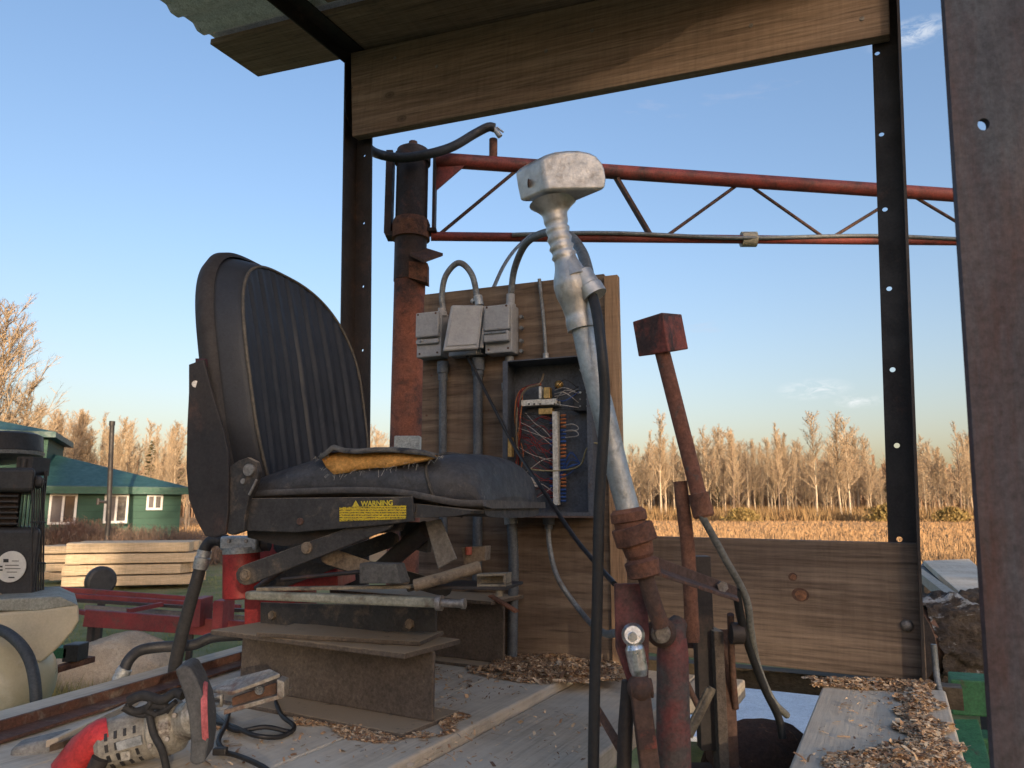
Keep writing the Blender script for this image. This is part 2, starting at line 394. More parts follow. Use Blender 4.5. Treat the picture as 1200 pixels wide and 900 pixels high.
# conifers among them
needle = mat('needles', (.07, .085, .035), (.12, .11, .05), rough=.9, scale=1.2, bmp=0, spec=.1)
def conifer(seed, h):
    r = random.Random(seed); T = MB(); C = MB(); T.tube([(0, 0, -.3), (0, 0, h)], [h*.014+.03, .02], n=6)
    for i in range(int(h*16)):
        t = .12+.88*i/(h*16); z = h*t; rr = h*.2*(1-t)**.8+.1; az = r.uniform(0, 6.28); ln = rr*r.uniform(.6, 1.1)
        d = V((math.cos(az), math.sin(az), r.uniform(-.15, .25))); p = V((0, 0, z))
        C.tube([p, p+d*ln], [.02, .008], n=3, cap=False)
        for k in range(12):
            q = p+d*ln*(.15+.85*k/12); a2 = az+r.choice((-1, 1))*r.uniform(.5, 1.3); e = q+V((math.cos(a2), math.sin(a2), r.uniform(-.2, .35)))*.38*(1-.4*k/12)*(h/9)
            u = (e-q).cross(EZ).normalized()*.05*(h/9); u.z += r.uniform(-.04, .04)
            C.add([q-u, q+u, e], [(0, 1, 2)])
    return T, C
T, C = conifer(9, 9)
cf0 = proto('pine_tree', T, C, bark2, needle, 'small pine rising over the bare trees, right of the black stovepipe', 'tree')
def cput(o, px, top, Y, label=None, g=None):
    h = at(px, top, Y).z; X = (px-600)/FPX*Y/cp
    if o is None: o = cf0; o.location = (X, Y, 0); o.scale = (h/9,)*3; return
    dup(o, (X, Y, 0), rnd.uniform(0, 6), h/9, label, g)
cput(None, 185, 517, 70)
cput(cf0, 214, 524, 75, 'dark pine half hidden behind the seat back bracket')
for px_, top, lab in ((1030, 560, None), (835, 570, None), (1128, 585, None), (880, 575, None)):
    cput(cf0, px_, top, 121, 'low dark evergreen among the far bare trees', 'low evergreens in the far treeline')
# far wood as one mass behind the individual trees
r = random.Random(77); M_ = MB()
for i in range(3400):
    X = r.uniform(-150, 230); Y = r.uniform(150, 190); h = r.uniform(5, 13); wd = r.uniform(.06, .16)
    M_.add([(X-wd, Y, -.5), (X+wd, Y, -.5), (X+wd*.5+r.gauss(0, .4), Y, h), (X-wd*.5+r.gauss(0, .4), Y, h)], [(0, 1, 2, 3)])
    for k in range(22):
        z = h*r.uniform(.12, 1.05); a = r.uniform(-1, 1); e = V((X+a*1.6, Y+r.uniform(-1, 1), z+r.uniform(.4, 2)))
        M_.add([(X, Y, z-.07), (X, Y, z+.07), e], [(0, 1, 2)])
M_.build('far_wood', mat('far_wood', (.26, .17, .11), (.18, .12, .08), rough=.95, scale=.3, bmp=0, spec=.1), kind='stuff')
# brush at the foot of the treeline and tall dry grass in the field
def blades(name, n, fx, hmin, hmax, wd, m, seed, label=None):
    r = random.Random(seed); B = MB(); vv = []; ff = []
    for i in range(n):
        x, y = fx(r); z = gz(x, y); a = r.uniform(0, 3.14); h = r.uniform(hmin, hmax); ux, uy = math.cos(a)*wd, math.sin(a)*wd
        lx, ly = r.gauss(0, h*.25), r.gauss(0, h*.25); k = len(vv)
        vv += [V((x-ux, y-uy, z-.02)), V((x+ux, y+uy, z-.02)), V((x+lx, y+ly, z+h))]; ff.append((k, k+1, k+2))
    B.v = vv; B.f = ff; B.sm = [False]*len(ff); return B.build(name, m, kind='stuff', M=Matrix())
def fieldpt(r):
    Y = 20*((122/20)**r.random()); X = r.uniform(-.75, .85)*Y
    return (X, Y) if (X > 6 or (X > -9 and Y > 30) or Y > 42) else fieldpt(r)
grassm = mat('dry_field_grass', (.44, .29, .155), (.31, .19, .10), rough=.95, scale=.8, bmp=0, spec=.1)
blades('dry_grass', 80000, fieldpt, .08, .36, .03, grassm, 3)
brushm = mat('brush_ochre', (.30, .21, .10), (.24, .15, .08), rough=.95, scale=.5, bmp=0, spec=.1)
blades('undergrowth', 26000, lambda r: (r.uniform(-20, 110), r.uniform(106, 128)), .4, 2.6, .07, brushm, 4)
lawnm = mat('lawn_grass', (.17, .20, .07), (.26, .25, .11), rough=.95, scale=2, bmp=0, spec=.1)
def lawnpt(r):
    Y = 4*((26/4)**r.random()); return (r.uniform(-.85, -.35)*Y, Y)
blades('lawn_blades', 45000, lawnpt, .01, .05, .006, lawnm, 6)
blades('lawn_tufts', 2600, lambda r: (r.gauss(-3.9, .7), r.gauss(6.6, .5)), .06, .24, .006, mat('tuft_grass', (.16, .17, .06), (.30, .25, .12), scale=3, bmp=0, spec=.1), 8)
# the wood behind the photographer that keeps the yard in shade
r = random.Random(12); W_ = MB()
X = -5
while X < 42:
    hh = 17.0 if X < 11 else (17.0-4.2*min(1, (X-11)/5) - (1.6 if X > 27 else 0))
    for q in range(2):
        x = X+r.uniform(-1.5, 1.5); y = -40-r.uniform(0, 5); h = hh*r.uniform(.92, 1.06); W_.tube([(x, y, -.3), (x, y, h)], [.16, .03], n=5)
        for k in range(150):
            t = .06+.94*k/150; az = r.uniform(0, 6.28); rr = 2.4*(1-t)**.7+.35; p = V((x, y, h*t))
            e = p+V((math.cos(az)*rr, math.sin(az)*rr, r.uniform(-.3, .5))); u = V((-math.sin(az), math.cos(az), .3))*.55
            W_.add([p-u*.4, p+u*.4, e+u*.6, e-u*.6], [(0, 1, 2, 3)])
    X += 2.2
W_.build('evergreen_wood', needle, kind='stuff')
# ------------------------------------------------------------------ green house
siding, nt, b = newmat('green_siding'); vec = coords(nt)
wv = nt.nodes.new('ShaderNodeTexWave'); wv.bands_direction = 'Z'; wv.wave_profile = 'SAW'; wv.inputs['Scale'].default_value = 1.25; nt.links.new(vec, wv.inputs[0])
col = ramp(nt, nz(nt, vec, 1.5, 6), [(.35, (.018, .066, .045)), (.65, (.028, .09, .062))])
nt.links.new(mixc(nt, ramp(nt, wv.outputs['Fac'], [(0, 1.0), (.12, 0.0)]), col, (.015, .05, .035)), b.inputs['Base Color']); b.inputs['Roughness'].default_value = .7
bump(nt, b, wv.outputs['Fac'], .8, .02)
roofm = mat('green_metal_roof', (.018, .065, .062), (.03, .09, .09), rough=.45, scale=2, bmp=.1, bscale=4)
trimg = mat('green_trim', (.02, .10, .07), rough=.5, bmp=0)
whitef = mat('white_frame', (.7, .7, .68), (.62, .62, .6), fine=0, rough=.5, bmp=0)
glassd = mat('window_glass', (.02, .02, .025), (.035, .033, .035), fine=0, scale=4, rough=.1, rough2=.14, bmp=0, spec=.8)
curtain = mat('window_curtain', (.13, .115, .115), fine=0, scale=4, rough=.6, bmp=0)
HY = 30
hA = at(-60, 570, HY); hB = at(213, 577, HY); hx0, hx1 = hA.x, hB.x; ev = 2.35
house = thing('green_house', 'green sided house with green metal roof and white framed windows beyond the lumber', 'house', (hx1, HY, 0))
MB().box((hx0, HY, -.3), (hx1-hx0, 0, 0), (0, 8, 0), (0, 0, ev+.3)).build('wall', siding, house)
o1 = .35; pk = 4.05; rx1 = at(84, 533, HY+4).x
Rf = MB(); A = V((hx0-o1, HY-o1, ev)); Bq = V((hx1+o1, HY-o1, ev)); C_ = V((hx1+o1, HY+8+o1, ev)); D_ = V((hx0-o1, HY+8+o1, ev)); E = V((rx1, HY+4, pk)); F = V((hx0-o1, HY+4, pk))
dz = V((0, 0, .12))
Rf.add([A, Bq, C_, D_, E, F]+[p+dz for p in (A, Bq, C_, D_, E, F)], [(0, 1, 4, 5)[::-1], (6, 7, 10, 11), (7, 8, 10), (8, 9, 11, 10), (0, 1, 7, 6), (1, 2, 8, 7), (2, 3, 9, 8), (3, 0, 6, 9)])
rf = Rf.build('roof', roofm, house)
MB().box((hx0-o1, HY-o1-.03, ev-.16), (hx1-hx0+2*o1, 0, 0), (0, .03, 0), (0, 0, .26)).build('fascia', trimg, house)
def window(p, w_, h_, parent, panes=2):
    f = MB(); t = .09
    f.box(p+V((-t, -.05, -t)), (w_+2*t, 0, 0), (0, .06, 0), (0, 0, t)); f.box(p+V((-t, -.05, h_)), (w_+2*t, 0, 0), (0, .06, 0), (0, 0, t))
    f.box(p+V((-t, -.05, 0)), (t, 0, 0), (0, .06, 0), (0, 0, h_)); f.box(p+V((w_, -.05, 0)), (t, 0, 0), (0, .06, 0), (0, 0, h_))
    f.box(p+V((w_/2-t/2, -.05, 0)), (t, 0, 0), (0, .06, 0), (0, 0, h_))
    fo = f.build('window', whitef, parent)
    MB().box(p+V((0, -.03, 0)), (w_/2-t/2, 0, 0), (0, .02, 0), (0, 0, h_)).build('pane', curtain, fo)
    MB().box(p+V((w_/2+t/2, -.03, 0)), (w_/2-t/2, 0, 0), (0, .02, 0), (0, 0, h_)).build('pane', glassd, fo)
for a, b_, c, d in ((62, 582, 90, 611), (123, 582, 148, 610), (173, 582, 188, 595)):
    p = at(a, d, HY); q = at(c, b_, HY); window(V((p.x, HY, p.z)), q.x-p.x, q.z-p.z, house)
# upper storey
u0 = at(-70, 530, HY+1.5); u1 = at(80, 515, HY+1.5); top = at(80, 513, HY+1.5).z
MB().box((u0.x, HY+1.5, ev), (u1.x-u0.x, 0, 0), (0, 4.5, 0), (0, 0, top-ev)).build('upper_wall', siding, house)
U = MB(); a = V((u0.x-.3, HY+1.0, top)); b_ = V((u1.x+.35, HY+1.0, top)); c = V((u1.x+.35, HY+6.5, top)); d = V((u0.x-.3, HY+6.5, top)); e = V((at(5, 495, HY+3.7).x, HY+3.7, at(5, 495, HY+3.7).z)); f_ = V((u0.x-.3, HY+3.7, e.z))
U.add([a, b_, c, d, e, f_]+[p-V((0, 0, .22)) for p in (a, b_, c, d)], [(0, 1, 4, 5), (1, 2, 4), (2, 3, 5, 4), (6, 7, 1, 0), (7, 8, 2, 1), (9, 8, 7, 6), (6, 0, 3, 9)])
U.build('upper_roof', roofm, house)
p = at(44, 532, HY+1.5); q = at(56, 517, HY+1.5)
MB().box((p.x, HY+1.46, p.z), (q.x-p.x, 0, 0), (0, .05, 0), (0, 0, q.z-p.z)).build('shutter', mat('shutter', (.35, .22, .17), bmp=0), house)
house.rotation_euler = (0, 0, R(24)); house.scale = (.88, 1, 1)
# stovepipe in front of the house, with its bracket arm
blk = mat('black_steel', (.022, .021, .021), (.035, .03, .028), rough=.5, scale=6, spots=(.10, .05, .03), sp_lo=.6, sp_hi=.7)
sp_ = thing('stove_pipe', 'tall thin black stovepipe standing in front of the green house', 'stovepipe', (at(129, 610, 24).x, 24, 0))
p0 = at(127, 612, 24); p1 = at(131.5, 495, 24)
MB().tube([V((p0.x, 24, 0)), p0, p1], .075, n=12).build('pipe', blk, sp_)
MB().lathe(p1-V((0, 0, .1)), p1+V((0, 0, .04)), [(0, .09), (1, .09)], 12).build('cap', blk, sp_)
MB().tube([p0+V((-.35, 0, .65)), p0+V((.02, 0, .62))], .05, n=8).tube([p0+V((-.38, 0, .55)), p0+V((-.38, 0, .75))], .06, n=8).build('side_arm', blk, sp_)
# brush in front of the house
r = random.Random(41); Bs = MB()
def shrub(px, Y, h, wd, seed, label, m):
    r = random.Random(seed); X = (px-600)/FPX*Y/cp; C = MB()
    for i in range(900):
        a = r.gauss(0, wd*.28); b2 = r.gauss(0, wd*.2); p = V((X+a, Y+b2, gz(X, Y))); e = p+V((r.gauss(0, .16)*h, r.gauss(0, .16)*h, h*r.uniform(.35, 1)*math.exp(-(a/wd)**2*1.5)))
        C.tube([p, p.lerp(e, .6)+V((r.gauss(0, .03), 0, 0)), e], [.012, .008, .004], n=3, cap=False)
        for k in range(3):
            q = p.lerp(e, r.uniform(.4, 1)); g_ = q+V((r.gauss(0, .12), r.gauss(0, .12), r.uniform(0, .18))); C.add([q-V((.012, 0, 0)), q+V((.012, 0, 0)), g_], [(0, 1, 2)])
    return C.build('shrub', m, M=Matrix.Translation((X, Y, 0)), label=label, cat='shrub')
shm = mat('shrub_brown', (.17, .13, .10), (.24, .16, .12), scale=1.5, bmp=0, spec=.1); shr = mat('shrub_red', (.26, .15, .11), (.2, .13, .10), scale=1.5, bmp=0, spec=.1)
for px_, Y, h, wd, m_, lab in ((70, 25, 1.1, 2.2, shm, 'grey brown leafless shrub in front of the left window of the green house'), (108, 25.5, 1.35, 2.0, shr, 'reddish leafless shrub below the stovepipe by the green house'),
        (150, 25, 1.15, 2.4, shm, 'wide twiggy shrub before the middle of the green house wall'), (195, 24, 1.1, 2.6, shm, 'grey brown shrub before the small window at the house corner'), (228, 23, 1.05, 2.2, shm, 'low brushy shrub at the right, just left of the seat bracket'), (25, 25, 1.2, 2.5, shm, 'twiggy shrub behind the engine')):
    shrub(px_, Y, h, wd, int(px_), lab, m_)
yel = mat('shrub_yellow', (.25, .20, .07), (.28, .19, .08), scale=.7, bmp=0, spec=.1)
for px_, Y, h, wd, lab in ((1028, 100, 2.1, 5.0, 'yellowish green round shrub at the edge of the field, left of the right post'), (1100, 100, 1.7, 3.5, 'low greenish shrub at the field edge right of the right post'), (862, 100, 1.6, 4, 'ochre shrub at the field edge, right of the red lever')):
    r_ = random.Random(int(px_)); X = (px_-600)/FPX*Y/cp; C = MB()
    for i in range(2600):
        a, b2, zz = r_.gauss(0, wd*.25), r_.gauss(0, wd*.25), r_.random()**.8*h; k = (1-(zz/h)**2)**.5; q = V((X+a*k, Y+b2*k, zz)); e = q+V((r_.gauss(0, .2), r_.gauss(0, .2), .35)); u = V((r_.gauss(0, .07), r_.gauss(0, .07), r_.gauss(0, .07)))
        C.add([q-u, q+u, e], [(0, 1, 2)])
    C.build('shrub', yel, M=Matrix.Translation((X, Y, 0)), label=lab, cat='shrub')
# ------------------------------------------------------------------ materials of the machine
woodroof = wood('weathered_board_brown', (.36, .255, .185), (.23, .16, .115), (.48, .36, .27), rough=.8)
woodwall = wood('low_wall_board', (.22, .165, .125), (.135, .10, .077), (.32, .245, .185), rough=.85)
wooddeck = wood('grey_deck_plank', (.58, .50, .39), (.48, .41, .32), (.68, .60, .48), rough=.9, grey=(.61, .56, .47), knots=False, bmp=.5, k=.6)
woodpanel = wood('panel_board', (.26, .195, .14), (.13, .093, .068), (.38, .295, .215), rough=.85, knots=True, grain=.45)
woodtan = wood('tan_side_board', (.42, .27, .16), (.33, .21, .125), (.5, .34, .21), rough=.8, knots=False)
woodedge = wood('dark_board_edge', (.14, .11, .08), (.09, .07, .05), (.2, .16, .11), knots=False)
blackiron = mat('black_angle_iron', (.020, .017, .017), (.033, .025, .023), rough=.5, scale=5, spots=(.085, .045, .035), sp_scale=9, sp_lo=.56, sp_hi=.72, bmp=.2)
rustpost = mat('rusty_post', (.105, .12, .14), (.06, .058, .068), rough=.55, scale=7, spots=(.085, .035, .028), sp_scale=3.5, sp_lo=.46, sp_hi=.66, stretch=(2, 2, .35), bmp=.3, bscale=80)
rust = mat('rust', (.26, .115, .065), (.13, .06, .042), rough=.85, scale=22, spots=(.05, .032, .03), sp_scale=14, sp_lo=.5, sp_hi=.68, bmp=.6, bscale=120)
rustred = mat('rusty_red_paint', (.34, .085, .055), (.23, .06, .042), rough=.6, scale=14, spots=(.06, .032, .027), sp_scale=12, sp_lo=.48, sp_hi=.6, bmp=.4, bscale=90)
rustdark = mat('dark_rust', (.065, .042, .036), (.13, .07, .048), rough=.75, scale=18, spots=(.14, .055, .03), sp_scale=16, sp_lo=.55, sp_hi=.7, bmp=.5, bscale=110)
redp = mat('red_paint', (.33, .022, .024), (.24, .02, .02), rough=.4, scale=9, spots=(.05, .03, .03), sp_scale=11, sp_lo=.62, sp_hi=.7, bmp=.15)
galv = mat('galvanised', (.42, .44, .45), (.30, .32, .33), rough=.42, metal=.55, scale=26, bmp=.15)
greybox = mat('grey_painted_box', fine=.35, c1=(.36, .37, .38), c2=(.28, .29, .30), rough=.5, scale=18, spots=(.15, .14, .13), sp_lo=.64, sp_hi=.75, bmp=.1)
condm = mat('grey_conduit', (.22, .24, .25), (.16, .175, .185), rough=.45, metal=.3, scale=30, bmp=.2, spots=(.12, .11, .1))
bluepvc = mat('dark_grey_conduit', (.11, .13, .15), (.075, .09, .11), rough=.5, scale=20, bmp=.15)
rubber = mat('black_rubber', (.022, .023, .026), (.04, .04, .042), rough=.5, scale=12, bmp=.15, spots=(.06, .055, .05), sp_lo=.62, sp_hi=.75)
cablem = mat('black_cable', (.02, .02, .022), rough=.45, bmp=0)
chrome = mat('zinc_plated', (.72, .74, .76), (.55, .58, .6), rough=.22, metal=.9, scale=20, bmp=.05)
boltm = mat('bolt_steel', (.33, .31, .29), (.2, .18, .16), rough=.45, metal=.7, scale=60, bmp=.1)
dustm = (.135, .105, .072)
duststeel = mat('dusty_black_steel', (.028, .027, .027), (.045, .042, .04), rough=.6, scale=8, spots=(.13, .10, .07), sp_scale=22, sp_lo=.52, sp_hi=.7, bmp=.4, bscale=150, dust=(.30, .235, .16), dust_lo=.35)
beamm = mat('sawdust_caked_beam', (.135, .107, .084), (.09, .072, .058), rough=.9, scale=14, spots=(.075, .062, .052), sp_scale=130, sp_lo=.42, sp_hi=.72, bmp=.6, bscale=170, dust=(.34, .26, .175), dust_lo=.35)
# ------------------------------------------------------------------ operator's cab: posts, roof, boards
cab = thing('operator_cab', 'open sawmill operator cab of black angle iron posts, brown boards and tin roof', 'cab', L(-.7, 1.2, DECK))
def post(parts, name='post', m=blackiron): parts.build(name, m, cab, bevel=.0015)
# right rear post: flange towards the viewer with bolt holes, second flange edge-on
def post_from(pA, pB, wd, holes_px, d, depth_flange, side):
    bot = pA; top = pB; X = (top-bot); n = X.length; X.normalize(); Yd = EW*side; T = ED
    hs = []
    for hx, hy in holes_px:
        q = ond(hx, hy, d); v = q-bot; a = v.z/X.z; hs.append((a, min(wd-.009, max(.009, (v-X*a).dot(EW)*side))))
    m = MB(); m.holed(bot, X, Yd, T, n, wd, .006, hs, .0062)
    e = bot+Yd*(wd-.006 if side < 0 else wd-.006)
    m.box(e-ED*depth_flange, X*n, EW*.006*side, ED*(depth_flange-.0005)); return m
pb = ond(1046, 800, 1.93); pt = ond(1019, -40, 1.93); wR = (ond(1085, 700, 1.93)-ond(1047, 700, 1.93)).length
hp = [(1028, 62), (1033, 157), (1037, 245), (1042, 338), (1046, 433), (1051, 522), (1054, 632)]
m = post_from(pb-(pt-pb).normalized()*.25, pt, (ond(1068, 350, 1.93)-ond(1033, 350, 1.93)).length, hp, 1.93, .075, 1); m.build('post', blackiron, cab)
# left rear post: two flanges seen at an angle
pb = ond(409, 760, 1.945); pt = ond(418, 40, 1.945)
X = (pt-pb).normalized(); n = (pt-pb).length
m = MB(); hs = []
for hx, hy in ((426, 335), (430, 260), (433, 180), (424, 410), (426, 470)):
    q = ond(hx, hy, 1.945); hs.append(((q-pb).dot(X), .034))
m.holed(pb+EW*.006, X, EW, ED, n, .066, .006, hs, .005); m.box(pb-ED*.066, X*n, EW*.006, ED*.072); m.build('post', blackiron, cab)
# near right post, right beside the camera
Yn = .66; b0 = at(1166, 905, Yn); t0 = at(1103, -60, Yn)
X = (t0-b0).normalized(); n = (t0-b0).length+.25; b0 = b0-X*.25
q = at(1150, 149, Yn)-b0; hd = V((math.cos(R(12)), -math.sin(R(12)), 0))
m = MB(); m.holed(b0, X, hd, V((0, 1, 0)), n, .098, .006, [(q.z/X.z, (q-X*(q.z/X.z)).dot(hd))], .0062, .85)
m.box(b0+V((0, .0065, 0)), X*n, hd*.006, V((.052, .065, 0))); m.build('post', rustpost, cab)
# front roof board on the rear frame and the low wall board
plank('roof_board', [ond(420, 165, 1.925), ond(1043, 49, 1.925), ond(1040, -62, 1.925), ond(418, 68, 1.925)], -ED*.035, woodroof, cab)
lw = plank('wall_board', [ond(722, 758, 1.925), ond(1086, 797, 1.925), ond(1077, 636, 1.925), ond(722, 627, 1.925)], -ED*.035, woodwall, cab)
# light knots and bolt on the low board
kn = mat('knot_orange', (.26, .12, .06), (.12, .055, .03), scale=70, bmp=.4)
knd = mat('knot_ring', (.10, .05, .03), (.06, .03, .02), scale=60, bmp=.3)
for x, y, r_ in ((938, 697, .016), (929, 676, .009)):
    ko = MB(); ko.prism([ond(x, y, 1.8902)+(EW*math.cos(R(a_))*1.15+EZ*math.sin(R(a_)))*r_*(1+.05*math.sin(R(a_)*2+x)) for a_ in range(0, 360, 12)], -ED*.0004); ko.build('knot', knd, lw)
    MB().prism([ond(x+.8, y+.5, 1.8899)+(EW*math.cos(R(a_))*1.1+EZ*math.sin(R(a_)))*r_*.72*(1+.06*math.sin(R(a_)*3+y)) for a_ in range(0, 360, 15)], -ED*.0005).build('knot_core', kn, lw)
MB().ball(ond(1063, 733, 1.887), (.013, .013, .008), axes=(EW, EZ, ED)).build('bolt', boltm, lw)
# roof surface plane
z0 = ond(418, 68, 1.925).z; z1 = ond(1040, -62, 1.925).z
rs = (z1-z0)/((ond(1040, 0, 1.925)-ond(418, 0, 1.925)).dot(EW)); wl = ond(418, 68, 1.925).dot(EW)
RN = V((0, 0, 1))-EW*rs; RN.normalize(); RO = L(wl, 1.925, z0)
def onr(px, py, off=0): return onp(px, py, RO+RN*off, RN)
def rl(w, d, off=0): return L(w, d, z0+(w-wl)*rs)+RN*off
# side rail from the left post to the front, and header angle along the roof board
MB().box(rl(wl-.01, 1.98, -.0), ED*-1.15, EW*.06, RN*.006).box(rl(wl-.01, 1.98, -.045), ED*-1.15, EW*.006, RN*.044).build('roof_rail', blackiron, cab, bevel=.001)
MB().box(rl(wl+.06, 1.962, .008), EW*1.62, ED*-.045, RN*.005).box(rl(wl+.06, 1.968, -.03), EW*1.62, ED*.006, RN*.06).build('roof_rail', blackiron, cab, bevel=.001)
MB().box(rl(.06, 1.96, .006), ED*-1.1, EW*.006, RN*.05).build('roof_rail', blackiron, cab)
# boards lying on the rails (underside visible), running sideways beyond the left rail
wl2 = onr(302, 91, .012).dot(EW)
d0 = onr(302, 91, .012).dot(ED); d1 = onr(258, 47, .012).dot(ED)
plank('roof_plank', [rl(wl2, d0, .014), rl(.14, d0, .014), rl(.14, d1+.01, .014), rl(wl2, d1+.01, .014)], RN*.022, woodroof, cab)
for k in range(1, 4):
    a = d1-.02-.27*(k-1)-(.02*k); b_ = a-.2
    plank('roof_plank', [rl(wl+.10, a, .014), rl(.14, a, .014), rl(.14, b_, .014), rl(wl+.10, b_, .014)], RN*.022, woodroof, cab)
# corrugated tin on top
tin = mat('galvanised_roof_sheet', (.80, .81, .84), (.7, .71, .74), rough=.6, scale=6, spots=(.13, .11, .09), sp_scale=18, sp_lo=.64, sp_hi=.7, bmp=.15)
T_ = MB(); ew0 = onr(192, 2, .04).dot(EW); nS = 150; vv = []; dd0, dd1 = d1, .9
wa0 = wl2-.0; 
for i in range(nS+1):
    d = d1+.055-(d1-.85)*i/nS; u = (d*9.0) % 1; pr = .5-.5*math.cos(2*math.pi*u); pr = min(1, max(0, pr*1.8-.3)); h = .040+.018*pr
    for wv_ in (wl2-.015, .17): vv.append(rl(wv_, d, h))
nv_ = len(vv); vv += [p+RN*.0015 for p in vv]
T_.add(vv, [(2*i, 2*i+1, 2*i+3, 2*i+2) for i in range(nS)]+[(nv_+2*i, nv_+2*i+2, nv_+2*i+3, nv_+2*i+1) for i in range(nS)]+[(2*i, 2*i+2, nv_+2*i+2, nv_+2*i) for i in range(nS)]+[(2*i+1, nv_+2*i+1, nv_+2*i+3, 2*i+3) for i in range(nS)])
T_.build('roof_sheet', tin, cab)
# nails in the roof board
for x, y in ((463, 68), (694, 36), (640, 60), (512, 78), (880, 30), (1010, 22)):
    MB().disc(ond(x, y, 1.8905), -ED, .006, .002, 10).build('nail', boltm, cab)
MB().tube([ond(412, 150, 1.9), ond(406, 135, 1.88), ond(405, 118, 1.87), ond(410, 106, 1.88), ond(416, 100, 1.9)], .0012, n=5, sm=5).build('wire', cablem, cab)
# ------------------------------------------------------------------ deck
deck = thing('platform_deck', 'weathered grey plank deck with a rusty steel edge on its left', 'deck', L(-.7, 1.4, DECK-.04))
def dplank(w0, w1, d0, d1, z=DECK, t=.038, mm=wooddeck):
    plank('plank', [L(w0, d0, z-t), L(w0, d1, z-t), L(w1, d1, z-t), L(w1, d0, z-t)], EZ*t, mm, deck, bevel=.004)
dplank(-1.455, -1.125, -.1, 1.885); dplank(-1.121, -.812, -.1, 1.885, DECK+.001); dplank(-.808, -.662, -.1, 1.885, DECK+.002)
dplank(-.657, -.438, .3, 1.80, DECK-.016); dplank(-.434, -.33, 1.60, 1.80, DECK-.016)
dplank(-.163, .062, -.1, 1.805)
a = onz(-60, 872, DECK+.012); b_ = onz(292, 768, DECK+.012)
edge = (b_-a).normalized(); a = a-edge*.4; sd_ = EZ.cross(edge)
MB().box(a-EZ*.06, b_-a, sd_*.006, EZ*.072).box(a+EZ*.0-EZ*.009, b_-a, -sd_*.045, EZ*.005).build('edge_angle', mat('rusty_edge', (.13, .055, .035), (.08, .045, .035), rough=.85, scale=25, spots=(.18, .15, .12), sp_scale=20, sp_lo=.55, sp_hi=.7, bmp=.6, bscale=120), deck)
plank('outer_plank', [a-EZ*.05+sd_*.012, b_-EZ*.05+sd_*.012+edge*.5, b_-EZ*.05+sd_*.16+edge*.5, a-EZ*.05+sd_*.16], EZ*.035, wooddeck, deck)
# steel joists under the deck, on legs to the ground
for w_ in (-1.40, -.70, .03):
    MB().box(L(w_-.03, -.1, DECK-.145), ED*2.05, EW*.006, EZ*.1).box(L(w_-.03, -.1, DECK-.145), ED*2.05, EW*.06, EZ*.006).build('joist', rustdark, deck)
MB().box(L(-1.46, 1.97, ond(900, 809, 1.97).z), EW*1.56, ED*.05, EZ*(ond(900, 786, 1.97).z-ond(900, 809, 1.97).z)).build('cross_beam', woodedge, deck)
for w_ in (-1.4, .02):
    for d_ in (.1, 1.86): MB().box(L(w_, d_, -.1), EW*.07, ED*.07, EZ*(DECK-.055)).build('leg', rustdark, deck)
# ------------------------------------------------------------------ electrical backboard
BA = at(708, 783, 1.82); BB = at(497, 765, 1.99)
BA = V((BA.x, 1.82, DECK)); BB = V((BB.x, 1.99, DECK))
bx = (BA-BB).normalized(); bn = V((bx.y, -bx.x, 0))            # towards the viewer
def onb(px, py, off=0): return onp(px, py, BA+bn*off, bn)
eb = thing('electrical_backboard', 'brown board carrying grey switch boxes, conduits and an open wiring enclosure', 'control board', (BA+BB)/2)
tl, tr = onb(497, 345), onb(708, 325)
for z_a, z_b in ((DECK+.002, tl.z),):
    l_ = V((tl.x, tl.y, 0)); r_ = V((tr.x, tr.y, 0))
    plank('board', [l_+EZ*z_a, r_+EZ*z_a, r_+EZ*z_b, l_+EZ*z_b], -bn*.025, woodpanel, eb, bevel=.002)
rt = V((tr.x, tr.y, 0))+bx*.002
plank('side_board', [rt+bn*.012+EZ*(DECK+.002), rt+bn*.012+EZ*(tr.z+.0), rt-bn*.012+EZ*(tr.z+.0), rt-bn*.012+EZ*(DECK+.002)], bx*.035, woodtan, eb, bevel=.002)
# rear battens that hold it up
plank('batten', [rt-bn*.03+EZ*DECK, rt-bn*.03+EZ*(tr.z-.004), rt-bn*.10+EZ*(tr.z-.004), rt-bn*.10+EZ*DECK], -bx*.035, woodpanel, eb)
# enclosure: open steel box
e0, e1, e2, e3 = onb(603, 604), onb(706, 606), onb(706, 430), onb(601, 430)
ex0, ex1 = e0, e0+bx*((e1-e0).dot(bx)); eh = e3.z-e0.z; ew_ = (ex1-ex0).length; ed_ = .075
encm = mat('enclosure_dark', (.085, .10, .125), (.06, .07, .09), rough=.5, scale=9, spots=(.10, .08, .07), sp_lo=.62, sp_hi=.74, bmp=.1)
enc = MB(); O = ex0+bn*.004
enc.box(O, bx*ew_, EZ*eh, bn*.003)
enc.box(O+bn*.003, bx*.003, EZ*eh, bn*ed_); enc.box(O+bn*.003+bx*(ew_-.003), bx*.003, EZ*eh, bn*ed_)
enc.box(O+bn*.003+bx*.003, bx*(ew_-.006), EZ*.003, bn*ed_); enc.box(O+bn*.003+bx*.003+EZ*(eh-.003), bx*(ew_-.006), EZ*.003, bn*ed_)
for q in (O+bn*(ed_+.0032),):
    enc.box(q+bx*.003, bx*.010, EZ*eh, bn*-.002); enc.box(q+bx*(ew_-.012), bx*.010, EZ*eh, bn*-.002)
    enc.box(q+bx*.013+EZ*(-.0), bx*(ew_-.026), EZ*.008, bn*-.002)
en = enc.build('enclosure', encm, eb)
lip = mat('dusty_lip', (.17, .115, .09), (.08, .055, .05), scale=30, bmp=.3)
MB().box(O+bn*(ed_+.004)-EZ*.004, bx*ew_, EZ*.0035, bn*.006).build('lower_lip', lip, en)
BK = .012
